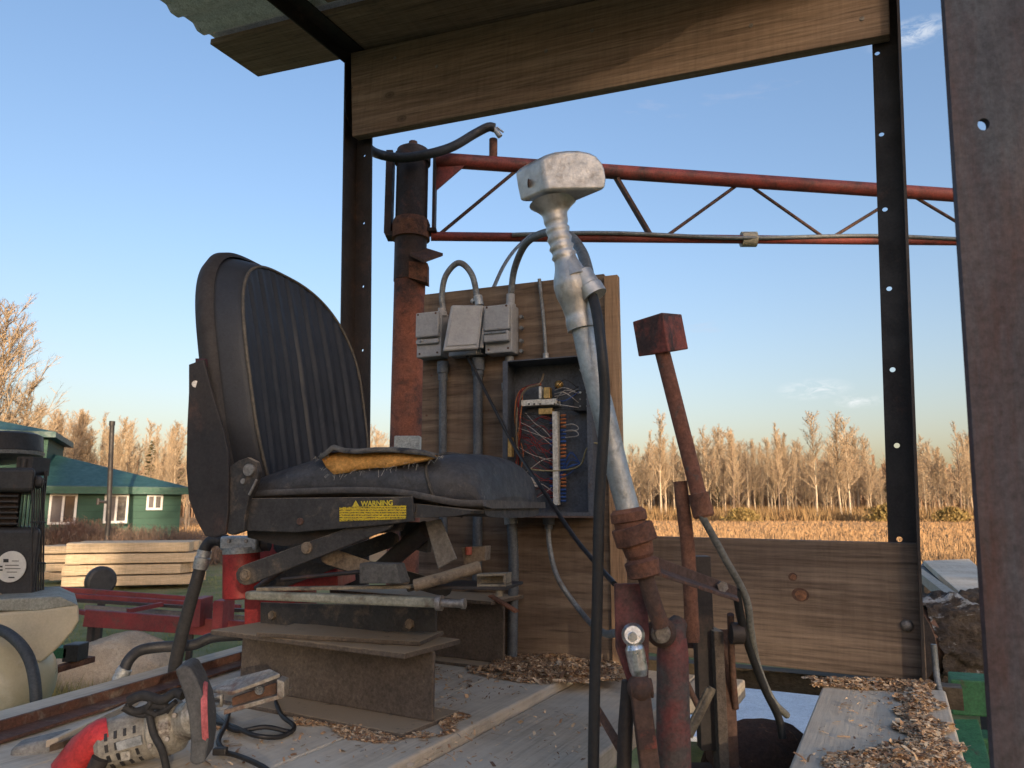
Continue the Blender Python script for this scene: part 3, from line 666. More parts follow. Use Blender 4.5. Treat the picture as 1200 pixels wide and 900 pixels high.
def onc(px, py, off=0): return onb(px, py, BK+off)
ceram = mat('white_plastic', (.62, .62, .58), (.5, .5, .45), rough=.5, scale=40, bmp=0)
brassm = mat('brass', (.55, .38, .14), (.4, .25, .1), rough=.35, metal=.8, bmp=0)
def obox(a, b_, c, d, off, th, m, name, parent, bevel=.001):
    """a face-on block between two pixels on the enclosure back"""
    P0, P1 = onc(a, d, off), onc(c, b_, off); wv_ = (P1-P0).dot(bx); hv = P1.z-P0.z
    return MB().box(P0, bx*wv_, EZ*hv, bn*th).build(name, m, parent, bevel=bevel)
fb = obox(616, 469, 657, 478, .0, .035, ceram, 'fuse_block', en)
for x in (620, 626, 633, 650): MB().disc(onc(x, 473.5, .0355), bn, .0025, .001, 10).build('screw', cablem, fb)
obox(640, 455, 647, 468, .02, .02, brassm, 'terminal', en); obox(634, 454, 637, 468, .02, .018, ceram, 'terminal', en)
obox(634, 479, 650, 487, .01, .02, brassm, 'terminal', en); MB().ball(onc(655, 451, .02), .011).build('brass_nut', brassm, en)
obox(651, 483, 656, 592, .012, .02, ceram, 'terminal_strip', en)
tb = obox(676, 458, 697, 484, .0, .03, cablem, 'contactor', en, .002)
for x in (680, 688, 694):
    for y in (460, 468, 476): MB().disc(onc(x, y, .0305), bn, .003 if y == 460 else .0022, .002, 10).build('screw', ceram if y == 460 else boltm, tb)
wc = {}
def wire(pts, r_, col, name='wire', parent=en):
    if col not in wc: wc[col] = mat('wire_colour', col, rough=.4, bmp=0)
    return MB().tube(pts, r_, n=5, sm=4).build(name, wc[col], parent)
r = random.Random(3); RED, WHT, BLU, BLK, YEL, ORG = (.22, .018, .018), (.45, .43, .4), (.02, .08, .3), (.012, .012, .014), (.4, .33, .08), (.42, .14, .04)
for side in (-1, 1):                       # terminal rows with coloured ferrules
    for i in range(24):
        y = 487+i*4.35; x = 650.5 if side < 0 else 657.5
        col = (BLU if (i//4) % 2 else ORG) if side > 0 else r.choice((BLK, RED, BLU))
        p = onc(x, y, .02); wire([p, p+bx*side*.006+bn*.002, p+bx*side*.013], .0028, col, 'terminal_wire')
for i in range(34):                         # tangled wires on the left
    y0_ = 487+r.random()*95; p = onc(649, y0_, .02); x1_ = r.uniform(606, 618); y1_ = y0_+r.gauss(-8, 18)
    y1_ = min(588, max(484, y1_))
    mid = [onc(647+(x1_-647)*t, y0_+(y1_-y0_)*t+r.gauss(0, 3.5), .02+r.uniform(0, .03)) for t in (.33, .66)]
    wire([p]+mid+[onc(x1_, y1_, .03)], .0009, r.choice((RED, RED, RED, BLK, WHT, BLK, RED)))
for i in range(6):                         # loom up the left edge
    x_ = 608+r.gauss(0, 2); ys = [590, 560, 530, 500, 470]; wire([onc(x_+r.gauss(0, 2.5), y, .02+r.uniform(0, .03)) for y in ys]+[onc(615+r.gauss(0, 2), 455, .03), onc(634, 452-r.random()*4, .03)], .0014, r.choice((RED, BLK, BLK, ORG, RED)))
wire([onc(606, 540, .03), onc(605, 500, .04), onc(608, 470, .04), onc(618, 455, .04), onc(632, 450, .03), onc(637, 438, .02)], .003, (.16, .13, .09))
wire([onc(606, 524, .04), onc(616, 545, .05), onc(630, 551, .04), onc(660, 551, .03), onc(680, 545, .04), onc(687, 527, .05), onc(697, 519, .05), onc(704, 524, .04)], .0022, (.30, .27, .15))
for y in (500, 507):
    wire([onc(660, y-1, .02), onc(670, y-3, .03), onc(677, y, .03), onc(676, y+4, .03), onc(660, y+6, .02)], .0014, WHT)
for i in range(9):
    y_ = r.uniform(452, 482); wire([onc(650, y_, .03), onc(662, y_+r.gauss(0, 5), .05), onc(678, y_+r.gauss(0, 6), .03)], .0011, r.choice((WHT, BLU, BLK)))
for i in range(8): wire([onc(656, 560+r.gauss(0, 3), .02), onc(668, 545+r.gauss(0, 6), .03), onc(680, 543, .02)], .001, BLU)
for i in range(7): wire([onc(612, 562+i*1.6, .04), onc(622, 560+r.gauss(0, 2)+i, .055), onc(632, 563+i*1.3, .04)], .0016, WHT)
wire([onc(679, 433, .03), onc(684, 440, .05), onc(688, 450, .05)], .0014, WHT)
rl_ = obox(691, 492, 701, 540, .0, .0015, mat('copper_label', (.35, .15, .08), (.5, .25, .14), rough=.6, scale=60, bmp=0), 'label_strip', en, 0)
br = obox(598, 513, 602.5, 536, .065, .018, brassm, 'bracket', en)
# conduits below and above the boxes
def cond(pts, r_, m=condm, ribs=0, name='conduit', sm=8, n=12):
    P = smoothpath(pts, sm)
    if ribs:
        Ln = sum((P[i+1]-P[i]).length for i in range(len(P)-1)); k = int(Ln/ribs)*2; Q = []
        cum = [0]; 
        for i in range(len(P)-1): cum.append(cum[-1]+(P[i+1]-P[i]).length)
        j = 0
        for i in range(k+1):
            s_ = Ln*i/k
            while j < len(P)-2 and cum[j+1] < s_: j += 1
            Q.append(P[j].lerp(P[j+1], (s_-cum[j])/max(1e-9, cum[j+1]-cum[j])))
        m_ = MB().tube(Q, r_, n=n)
        # rib: alternate radius
        for i in range(len(Q)):
            if i % 2:
                for q in range(n):
                    v = m_.v[i*n+q]; m_.v[i*n+q] = Q[i]+(v-Q[i])*.90
        return m_.build(name, m, eb)
    return MB().tube(P, r_, n=n).build(name, m, eb)
cond([onb(519, 428, .02), onb(519, 560, .02), onb(520, 640, .02)], .0105, bluepvc)
MB().lathe(onb(519, 424, .02), onb(519, 446, .02), [(0, .0155), (.6, .0155), (.65, .013), (1, .013)], 14).build('coupling', bluepvc, eb)
cond([onb(560, 428, .02), onb(560, 560, .02), onb(559, 690, .02)], .0125, bluepvc)
MB().lathe(onb(560, 420, .02), onb(560, 440, .02), [(0, .018), (.7, .018), (.75, .015), (1, .015)], 14).build('coupling', bluepvc, eb)
cond([onb(597, 418, .012), onb(596, 500, .012), onb(597, 600, .012)], .012, condm)
MB().lathe(onb(595, 449, .012), onb(595, 457, .012), [(0, .0165), (1, .0165)], 14).ball(onb(593, 453, .032), .006).build('coupling', galv, eb)
cond([onb(599, 606, .03), onb(602, 660, .03), onb(601, 720, .03), onb(600, 776, .03)], .0135, bluepvc, ribs=.006)
MB().lathe(onb(598, 606, .03), onb(599, 614, .03), [(0, .017), (1, .017)], 12).build('coupling', galv, eb)
cond([onb(632, 327, .015), onb(637, 375, .015), onb(640, 420, .015)], .0048, condm, name='thin_conduit')
MB().lathe(onb(639.5, 414, .015), onb(640, 426, .015), [(0, .008), (.5, .008), (.5, .012), (1, .012)], 12).build('coupling', galv, eb)
cond([onb(643, 608, .03), onb(644, 640, .04), onb(655, 680, .06), onb(685, 722, .10), at(706, 741, 1.35), at(724, 742, 1.08)], .0062, condm, name='flexible_cable')
MB().lathe(onb(643, 606, .03), onb(643, 620, .03), [(0, .015), (.6, .015), (.65, .010), (1, .010)], 12).build('coupling', bluepvc, eb)
# boxes
def gbox(cx0, cy0, cx1, cy1, depth, name='switch_box', tilt=0):
    P0, P1 = onb(cx0, cy1, .002), onb(cx1, cy0, .002)
    return P0, (P1-P0).dot(bx), P1.z-P0.z
P0, w_, h_ = gbox(497, 369, 526, 423, .05)
b1 = MB().box(P0, bx*w_, EZ*h_, bn*.045).build('switch_box', greybox, eb, bevel=.003)
MB().box(P0+bn*.046+bx*.002+EZ*h_*.42, bx*(w_-.004), EZ*h_*.56, bn*.012).build('hinged_cover', greybox, b1, bevel=.004)
MB().box(P0+bn*.046+bx*.002+EZ*h_*.28, bx*(w_-.006), EZ*h_*.1, bn*.008).ball(P0+bx*.02+EZ*h_*.35+bn*.056, .004).build('latch', greybox, b1, bevel=.002)
P0, w_, h_ = gbox(532, 372, 570, 421, .05)
b2 = MB().box(P0, bx*w_, EZ*h_, bn*.035).box(P0+bx*.008-EZ*.002+bn*.0355, bx*(w_-.016), EZ*.045, bn*.01).build('switch_box', greybox, eb, bevel=.003)
cv = [onb(529, 357, .10), onb(567, 357, .055), onb(561, 408, .085), onb(519, 411, .13)]
nc = (cv[1]-cv[0]).cross(cv[2]-cv[0]).normalized(); nc = nc if nc.dot(bn) > 0 else -nc
MB().prism(cv, -nc*.018).build('open_cover', greybox, b2, bevel=.005, seg=3)
MB().tube([onb(567, 360, .03), onb(568, 380, .05), onb(564, 408, .06)], .006, n=8).build('cover_hinge', greybox, b2)
for y in (375, 388, 402, 414): MB().hexbolt(onb(573, y, .02), bx, .006, .008).build('lug', condm, b2)
P0, w_, h_ = gbox(577, 361, 608, 419, .05)
b3 = MB().box(P0, bx*w_, EZ*h_, bn*.05).build('switch_box', greybox, eb, bevel=.003)
MB().box(P0+bn*.051+bx*.002+EZ*h_*.45, bx*(w_-.004), EZ*h_*.52, bn*.012).build('hinged_cover', greybox, b3, bevel=.004)
MB().box(P0+bn*.051+bx*.003+EZ*h_*.20, bx*(w_-.006), EZ*h_*.22, bn*.018).build('lower_cover', greybox, b3, bevel=.004)
MB().box(P0+bn*.051+bx*.006+EZ*h_*.36, bx*(w_-.014), EZ*.006, bn*.022).build('latch', condm, b3, bevel=.001)
for y in (372, 385, 400, 412): MB().hexbolt(onb(612, y, .01), bn, .005, .012).build('lug', condm, b3)
for b_, P0_, W_x, H_ in ((b1, gbox(497, 369, 526, 423, 0)[0], gbox(497, 369, 526, 423, 0)[1], gbox(497, 369, 526, 423, 0)[2]), (b3, P0, w_, h_)):
    for u_ in (.14, .86):
        for q_ in (.08, .93): MB().disc(P0_+bx*W_x*u_+EZ*H_*q_+bn*(.064 if q_ > .5 and b_ is b3 else .0585 if q_ > .5 else .0455 if b_ is b1 else .0505), bn, .0028, .0015, 10).build('screw', rustdark, b_)
ctr = (cv[0]+cv[1]+cv[2]+cv[3])/4; e1_ = (cv[1]-cv[0]).normalized(); e2_ = (cv[3]-cv[0]).normalized()
pn_ = [cv[k].lerp(ctr, .16)+nc*.0012 for k in range(4)]
MB().prism(pn_, nc*.002).build('raised_panel', greybox, b2, bevel=.002)
# flexible conduit loops
cond([onb(520, 368, .03), onb(518, 345, .035), onb(523, 322, .045), onb(538, 308, .05), onb(553, 322, .05), onb(560, 352, .05)], .0085, condm, ribs=.0045)
MB().lathe(onb(518, 370, .03), onb(518, 361, .033), [(0, .014), (.5, .014), (.6, .011), (1, .011)], 12).build('coupling', greybox, eb)
MB().lathe(onb(560, 347, .05), onb(562, 358, .05), [(0, .012), (1, .012)], 12).tube([onb(553, 352, .05), onb(556, 354, .05)], .007, n=8).build('coupling', galv, eb)
cond([onb(598, 362, .03), onb(599, 345, .03), onb(603, 315, .05), onb(616, 286, .12), onb(638, 273, .25), at(664, 275, 1.35), at(680, 292, 1.2), at(688, 315, 1.1), at(690, 334, 1.03)], .0092, condm, ribs=.0045)
MB().lathe(onb(598, 362, .03), onb(598.5, 345, .03), [(0, .015), (.3, .015), (.35, .0115), (1, .0115)], 12).build('coupling', greybox, eb)
for x, y in ((506, 440), (500, 487), (699, 372), (690, 336), (520, 355)): MB().disc(onb(x, y, 0), bn, .003, .002, 8).build('screw', rustdark, eb)
# black cable from the middle box down to the levers, and the thin pole stay behind
MB().tube([onb(547, 417, .03), onb(556, 433, .05), onb(580, 480, .09), onb(604, 525, .13), at(640, 580, 1.55), at(672, 628, 1.35), at(700, 662, 1.2), at(720, 684, 1.1)], .0042, n=8, sm=8).build('control_cable', cablem, label='thin black cable slanting from the middle switch box down across the board to the levers', cat='cable')
MB().tube([onb(578, 338, -.03), at(590, 312, 2.1), at(604, 292, 2.3), at(622, 275, 2.6)], .0055, n=8, sm=4).build('thin_hose', condm, label='thin grey tube rising behind the board towards the red boom', cat='tube')
# ------------------------------------------------------------------ mast and boom
MY = 2.9
def mm(px, py, dy=0): return at(px, py, MY+dy)
mx = mm(481, 300).x; mast = thing('loader_boom', 'rusty upright mast carrying a long red lattice boom behind the cab', 'boom', (mx, MY, 0))
ztop = mm(481, 178).z
def mz(py): return mm(481, py).z
def A_(z): return V((mx, MY, z))
MB().lathe(A_(0), A_(mz(300)), [(0, .0635), (1, .0635)], 24).build('mast_pipe', mat('mast_rust', (.32, .11, .065), (.17, .07, .05), rough=.75, scale=9, spots=(.05, .035, .035), sp_scale=7, sp_lo=.5, sp_hi=.66, bmp=.5, bscale=70), mast)
mblack = mat('mast_black', (.032, .024, .023), (.06, .036, .03), rough=.6, scale=10, spots=(.12, .05, .035), sp_scale=12, sp_lo=.56, sp_hi=.7, bmp=.4)
MB().lathe(A_(mz(330)), A_(mz(190)), [(0, .066), (1, .066)], 24).build('sleeve', mblack, mast)
MB().lathe(A_(mz(192)), A_(ztop+.015), [(0, .075), (.55, .075), (.6, .068), (.85, .066), (1, .05)], 24).build('top_cap', mblack, mast)
MB().lathe(A_(ztop), A_(ztop+.045), [(0, .018), (1, .018)], 10).build('grease_stub', rustdark, mast)
MB().lathe(A_(mz(281)), A_(mz(258)), [(0, .078), (.75, .078), (1, .070)], 24).build('collar', rust, mast)
MB().cbox(A_(0)+V((-.092, 0, (mz(180)+mz(276))/2)), (.028, 0, 0), (0, .07, 0), (0, 0, mz(180)-mz(276))).cbox(A_(mz(277))+V((-.07, 0, 0)), (.06, 0, 0), (0, .07, 0), (0, 0, .02)).build('side_strap', mblack, mast, bevel=.002)
MB().cbox(A_(0)+V((.094, 0, (mz(185)+mz(272))/2)), (.012, 0, 0), (0, .07, 0), (0, 0, mz(185)-mz(272))).cbox(A_(mz(272))+V((.082, 0, 0)), (.05, 0, 0), (0, .07, 0), (0, 0, .015)).build('side_strap', mblack, mast, bevel=.002)
MB().prism([mm(480, 300, -.07), mm(500, 294, -.02), mm(519, 300, -.03), mm(497, 308, -.12)], EZ*.012).build('bracket_plate', rustdark, mast)
MB().prism([mm(479, 306, -.075), mm(501, 308, -.07), mm(501, 331, -.07), mm(479, 325, -.075)], (0, .06, 0)).build('bracket_block', rust, mast)
BR = 3.25
boomred = mat('boom_red', (.30, .055, .042), (.19, .045, .036), rough=.5, scale=4, spots=(.06, .03, .027), sp_scale=6, sp_lo=.5, sp_hi=.66, bmp=.2)
T0, T1 = mm(508, 187), at(1240, 237, BR+.06); B0, B1 = mm(505, 277), at(1240, 284, BR+.06)
def lerp(a, b_, px, p0, p1):
    t = (px-p0)/(p1-p0); return at(px, a[1]+(b_[1]-a[1])*t, MY+(BR+.06-MY)*t)
def TT(px): return lerp((0, 187), (0, 237), px, 508, 1240)
def BT(px): return lerp((0, 277), (0, 284), px, 505, 1240)
MB().tube([TT(508), TT(1300)], .031, n=16).build('top_chord', boomred, mast)
MB().tube([BT(505), BT(800), BT(1300)], .019, n=12).build('bottom_chord', boomred, mast)
bc = MB(); P = [BT(x)+V((0, -.028, .008*math.sin(x*.02)+.004)) for x in range(600, 1290, 30)]
bc.tube(P, .009, n=7).build('cable_on_chord', condm, mast)
MB().lathe(BT(878)-V((.035, 0, 0)), BT(878)+V((.03, 0, 0)), [(0, .034), (1, .034)], 14).build('tape_wrap', mat('tape', (.45, .42, .33), (.3, .27, .2), scale=30), mast)
MB().bar(TT(718), BT(764), .012, .045, up=V((0, 1, 0))).build('brace', rustdark, mast)
for a, b_ in (((512, BT), (612, TT)), ((777, BT), (871, TT)), ((871, TT), (970, BT)), ((970, BT), (1062, TT)), ((1062, TT), (1160, BT)), ((1160, BT), (1240, TT))):
    MB().tube([a[1](a[0]), b_[1](b_[0])], .0075, n=8).build('lattice_rod', rustdark, mast)
MB().prism([mm(508, 190), mm(545, 193), mm(508, 225)], (0, .012, 0)).build('gusset', boomred, mast)
MB().tube([TT(578), TT(578)+EZ*(mm(578, 158).z-TT(578).z)], .018, n=12).build('stub_pipe', rust, mast)
MB().tube([mm(574, 150), mm(580, 152), mm(586, 160)], .012, n=8, sm=3).tube([mm(582, 149), mm(590, 155)], .004, n=6).build('hose_clamp', galv, mast)
MB().tube([ond(424, 168, 1.99), mm(442, 180, -.15), mm(470, 185, -.11), mm(500, 181, -.11), mm(530, 172, -.06), mm(556, 157, 0), mm(572, 149, 0), mm(580, 150, 0)], .019, n=14, sm=8).build('boom_hose', rubber, label='thick black hose looping round the mast top up to the red boom', cat='hose')
# white paper-like blocks at the mast foot, seen just above the seat
MB().cbox(V((0, 0, 0))+at(478, 522, 2.45), (.085, 0, 0), (0, .05, 0), (0, 0, .06)).build('white_block', ceram, label='small white block behind the seat at the foot of the mast', cat='block', bevel=.004)
# ------------------------------------------------------------------ operator's seat
SO = V((-.47, 1.32, 0)); sa = R(17); ES = V((math.cos(sa), -math.sin(sa), 0)); ET = V((math.sin(sa), math.cos(sa), 0))
def ons(px, py, t=0): return onp(px, py, SO+ET*t, ET)      # point on the seat's near side plane, t metres further in
vinyl = mat('black_vinyl', fine=.5, c1=(.018, .021, .029), c2=(.026, .029, .037), rough=.52, spec=.35, scale=7, spots=(.06, .055, .05), sp_scale=26, sp_lo=.64, sp_hi=.78, bmp=.35, bscale=260, bdist=.0012, rough2=.6)
vinylg = mat('worn_vinyl', (.035, .038, .046), (.065, .065, .068), rough=.5, scale=16, spots=(.13, .12, .11), sp_scale=30, sp_lo=.58, sp_hi=.7, bmp=.4, bscale=200, bdist=.0015)
pipem = mat('seam_piping', (.10, .085, .065), (.05, .045, .04), rough=.6, scale=60, bmp=.2)
foam = mat('orange_foam', (.68, .37, .12), (.54, .28, .08), rough=.95, scale=22, spots=(.25, .12, .04), sp_scale=30, sp_lo=.6, sp_hi=.7, bmp=.8, bscale=160, bdist=.004, spec=.1)
seat = thing('operator_chair', 'black ribbed vinyl seat with torn cushion showing orange foam, on a rusty suspension base', 'seat', SO+ES*.2+ET*.25+EZ*(DECK))
Wd = .45
def sp(s, t, z): return SO+ES*s+ET*t+EZ*z
# --- backrest: ribbed pad with side bolsters
zb, zt = 1.565, ons(268, 291, .10).z+.0
cz = (zb+zt)/2; hz = (zt-zb)/2
def outline(phi, k=1.0):
    c, s_ = math.cos(phi), math.sin(phi)
    e = 2.7 if s_ > 0 else 4.5
    rr = 1/((abs(c)**e+abs(s_)**e)**(1/e)); t = c*rr; z = s_*rr
    wz = 1.0+.03*math.sin((z+.3)*2) - (.13*max(0, -z-.35))
    return t*k*wz*Wd/2*1.04, z*k*hz
s_base = ons(262, 535, 0); s_b = (s_base-SO).dot(ES); s_t = (ons(243, 350, 0)-SO).dot(ES)
z_b, z_t = s_base.z, ons(243, 350, 0).z; lean = (s_t-s_b)/(z_t-z_b)
def srear(z): 
    q = (z-z_b); return s_b-.022+lean*q - .10*max(0, (z-(cz+.05)))**1.5
nr, na = 46, 200
def backpt(rho, phi, part):
    t, zz = outline(phi, rho); z = cz+zz
    front = .062+.055*(t/(Wd/2))**2*.5
    if part == 'front':
        if rho > .91:
            u = (rho-.91)/.09; drop = u**1.4*.066
        else: drop = 0
        sfr = front-drop
        g = 0
        if rho < .91:
            m_ = (abs(t)+.027) % .054-.027; g = -.009*math.exp(-(m_/.005)**2)*min(1, (.91-rho)/.05)
            g += .004*math.cos(m_/.027*math.pi/2)
        return sp(srear(z)+sfr+g, Wd/2+t, z)
bk = MB(); vv = []
for i in range(nr+1):
    rho = (i/nr)
    for j in range(na): vv.append(backpt(max(rho, .001), 2*math.pi*j/na, 'front'))
bk.add(vv, [(i*na+j, i*na+(j+1) % na, (i+1)*na+(j+1) % na, (i+1)*na+j) for i in range(nr) for j in range(na)], True)
back = bk.build('backrest', vinyl, seat)
# shell behind, a little larger
sh = MB(); vv = []
prof = [(1.0, .012), (1.035, .004), (1.04, -.012), (1.0, -.03), (.8, -.042), (.001, -.045)]
for rho, ds in prof:
    for j in range(na):
        t, zz = outline(2*math.pi*j/na, rho); z = cz+zz
        vv.append(sp(srear(z)+ds+.055*(t/(Wd/2))**2*.5, Wd/2+t, z))
sh.add(vv, [(i*na+j, i*na+(j+1) % na, (i+1)*na+(j+1) % na, (i+1)*na+j) for i in range(len(prof)-1) for j in range(na)], True)
sh.build('back_shell', mat('shell_black', (.020, .018, .020), (.03, .026, .026), rough=.7, scale=8, bmp=.2), seat)
pts = [backpt(.91, 2*math.pi*j/na, 'front')+ES*.002 for j in range(na+1)]
MB().tube(pts, .0034, n=6, cap=False).build('piping', pipem, back)
# --- cushion: sections along the seat
Lc = .425
topc = [(-.02, 1.648), (.03, 1.668), (.10, 1.690), (.2, 1.697), (.3, 1.690), (.34, 1.690), (.375, 1.690), (.400, 1.686), (.416, 1.674), (.425, 1.650), (.429, 1.612)]
botc = [(-.02, 1.603), (.2, 1.604), (.28, 1.598), (.35, 1.588), (.429, 1.585)]
def itp(T_, s):
    for (a, b_), (c, d) in zip(T_, T_[1:]):
        if s <= c: return b_+(d-b_)*((s-a)/(c-a))
    return T_[-1][1]
cu = MB(); vv = []; nsx, nph = 40, 48
for i in range(nsx+1):
    s = -.02+(Lc+.024)*i/nsx; zt_, zb_ = itp(topc, s), itp(botc, s)
    cut = 0 if s < Lc-.13 else .050*(((s-(Lc-.13))/.134)**3)
    hw = Wd/2-cut; zc = (zt_+zb_)/2; hh = (zt_-zb_)/2
    for j in range(nph):
        a = 2*math.pi*j/nph; c, q = math.cos(a), math.sin(a); e = 3.2; rr = 1/((abs(c)**e+abs(q)**e)**(1/e))
        dome = .012*(1-(c*rr)**2) if q > 0 else 0
        wr = .0012*mnoise.noise(V((s*40, c*9, q*9)))
        vv.append(sp(s, Wd/2+c*rr*(hw+wr*2), zc+q*rr*hh+dome+wr))
cu.add(vv, [(i*nph+j, i*nph+(j+1) % nph, (i+1)*nph+(j+1) % nph, (i+1)*nph+j) for i in range(nsx) for j in range(nph)], True)
cu.add([vv[j] for j in range(nph)], [tuple(range(nph-1, -1, -1))]); cu.add([vv[nsx*nph+j] for j in range(nph)], [tuple(range(nph))], True)
cush = cu.build('cushion', vinylg, seat)
# seam over the cushion front
seam = []
for a in range(-60, 200, 10):
    c, q = math.cos(R(a)), math.sin(R(a)); e = 3.2; rr = 1/((abs(c)**e+abs(q)**e)**(1/e)); s = .350+.02*(q*rr)*-1
    zt_, zb_ = itp(topc, s), itp(botc, s)
    seam.append(sp(s, Wd/2-c*rr*(Wd/2-.004)*1.012, (zt_+zb_)/2+q*rr*(zt_-zb_)/2*1.03+(.012*(1-(c*rr)**2) if q > 0 else 0)))
MB().tube(seam, .0028, n=6).build('seam', pipem, cush)
# rim flange (pan edge) under the cushion, flaring down to the front
rim = MB(); P1 = [ons(x, y, -.012) for x, y in ((292, 579), (340, 577), (400, 575), (450, 576), (485, 580), (512, 586), (535, 590), (556, 590))]
P1 = smoothpath(P1, 4); vv = []
def rimoff(p): s = (p-SO).dot(ES); return s
for p in P1:
    s = (p-SO).dot(ES); cut = 0 if s < Lc-.12 else .045*(((s-(Lc-.12))/.13)**2.5)
    z = p.z
    vv += [sp(s, -.012+cut, z+.006), sp(s, -.014+cut, z-.004), sp(s, .02+cut, z-.008), sp(s, Wd+.012-cut, z-.006), sp(s, Wd+.012-cut, z+.006)]
n5 = len(P1); rim.add(vv, [(i*5+j, i*5+j+1, (i+1)*5+j+1, (i+1)*5+j) for i in range(n5-1) for j in range(4)], True)
rim.add([vv[(n5-1)*5+j] for j in range(5)]+[vv[(n5-1)*5+j]+ES*.004 for j in range(5)], [(0, 1, 6, 5), (1, 2, 7, 6), (2, 3, 8, 7), (3, 4, 9, 8), (5, 6, 7, 8, 9)])
rim.build('pan_rim', mat('rim_vinyl', (.06, .06, .065), (.09, .085, .085), rough=.45, scale=30, spots=(.16, .15, .14), sp_lo=.6, sp_hi=.75, bmp=.2), seat)
# torn vinyl: foam wedge on the near upper edge and the curled flap over it
fo = MB(); r = random.Random(8)
low = [(377, 535), (382, 547), (391, 555), (406, 554), (420, 551), (436, 549), (452, 548), (468, 546), (484, 543), (500, 539), (512, 534)]
up = [(379, 533), (384, 531), (393, 530), (406, 530), (420, 530), (436, 529), (452, 529), (468, 529), (484, 530), (498, 531), (509, 533)]
vv = []
for (a, b_), (c, d) in zip(low, up):
    p, q = ons(a, b_+r.uniform(-1, 1), -.003), ons(c, d, .010)
    m1 = p.lerp(q, .35)-ET*(.003+r.uniform(0, .005)); m2 = p.lerp(q, .75)-ET*(.002+r.uniform(0, .004))
    vv += [p+ET*.012, p, m1, m2, q, q+ET*.03]
fo.add(vv, [(i*6+j, (i+1)*6+j, (i+1)*6+j+1, i*6+j+1) for i in range(len(low)-1) for j in range(5)], True)
fo.build('foam', foam, cush)
r = random.Random(19); fl = MB(); vv = []
upf = [(377, 532), (384, 527), (392, 520), (404, 524), (420, 525), (440, 523), (460, 523), (480, 525), (498, 527), (513, 531)]
for k, (a, b_) in enumerate(upf):
    e = 1-abs(k/9-.25); p = ons(a, b_+3, .0)
    vv += [ons(a, b_+7, -.010)-ET*.004*e, p-ET*.012, ons(a, b_+1+r.uniform(-1, 1), -.004), ons(a, b_+1, .012), ons(a, b_+3, .03), ons(a, b_+6, .05)]
fl.add(vv, [(i*6+j, (i+1)*6+j, (i+1)*6+j+1, i*6+j+1) for i in range(len(upf)-1) for j in range(5)], True)
flo = fl.build('torn_flap', mat('flap_lining', (.16, .15, .13), (.05, .05, .052), rough=.8, scale=30, spots=(.03, .03, .035), sp_scale=14, sp_lo=.5, sp_hi=.6, bmp=.4), cush)
md = flo.modifiers.new('thickness', 'SOLIDIFY'); md.thickness = .0014
th = MB()
for k in range(60):
    a, b_ = r.choice(low+up[:3]); p = ons(a+r.uniform(-8, 8), b_+r.uniform(-1, 2), -.009); th.tube([p, p+V((r.gauss(0, .004), -.003, r.gauss(-.004, .004)))], .0004, n=3)
th.build('threads', mat('thread', (.4, .38, .33), bmp=0), cush, kind='stuff')
def flat(pts, t, th_, name, m, parent=None, bevel=.0015):
    return MB().prism([ons(x, y, t) for x, y in pts], ET*th_).build(name, m, parent or seat, bevel=bevel)
# --- side plate of the back; light through its hole is a painted pale disc
bp = flat([(221, 427), (238, 421), (243, 440), (250, 466), (262, 505), (267, 530), (268, 560), (267, 600), (264, 626), (252, 630), (240, 628), (230, 610), (221, 585), (218, 550), (219, 500), (221, 460)], -.035, .006, 'side_plate', blackiron)
MB().lathe(ons(229, 450, -.0362), ons(229, 450, -.0352), [(0, .0062), (1, .0062)], 16).build('painted_hole', mat('painted_hole_light', (.75, .75, .75), rough=.4, bmp=0), bp)
MB().prism([ons(229, 420, -.03), ons(240, 420, -.03), ons(240, 429, -.03), ons(229, 429, -.03)], ET*.03).build('plate_clip', mat('dull_maroon', (.05, .02, .03), bmp=0), bp)
rc = flat([(267, 548), (279, 540), (290, 536), (300, 541), (303, 553), (299, 568), (292, 582), (288, 600), (286, 622), (272, 627), (266, 625)], -.030, .012, 'recliner_arm', duststeel)
MB().disc(ons(293, 551, -.030), -ET, .011, .006, 18).build('knob', boltm, rc); MB().disc(ons(286, 564, -.030), -ET, .005, .004, 12).build('rivet', boltm, rc)
MB().tube([ons(301, 562, -.034), ons(292, 580, -.036)], .0025, n=6).build('release_lever', boltm, rc)
fr = flat([(288, 584), (483, 582), (485, 611), (440, 616), (345, 624), (288, 622)], -.022, .006, 'frame_plate', duststeel)
MB().prism([ons(288, 600, -.02), ons(486, 600, -.02), ons(486, 590, -.02), ons(288, 590, -.02)], ET*.45).build('seat_pan', duststeel, seat)
MB().prism([ons(483, 590, -.016), ons(552, 598, -.016), ons(550, 602, -.016), ons(530, 605, -.016), ons(483, 607, -.016)], ET*.40).build('pan_front', duststeel, seat)
MB().prism([ons(287, 595, .01), ons(480, 597, .01), ons(470, 622, .01), ons(330, 640, .01), ons(290, 630, .01)], ET*.006).build('inner_plate', blackiron, seat)
MB().disc(ons(352, 611, -.022), -ET, .006, .003, 12).build('bolt', rustdark, fr)
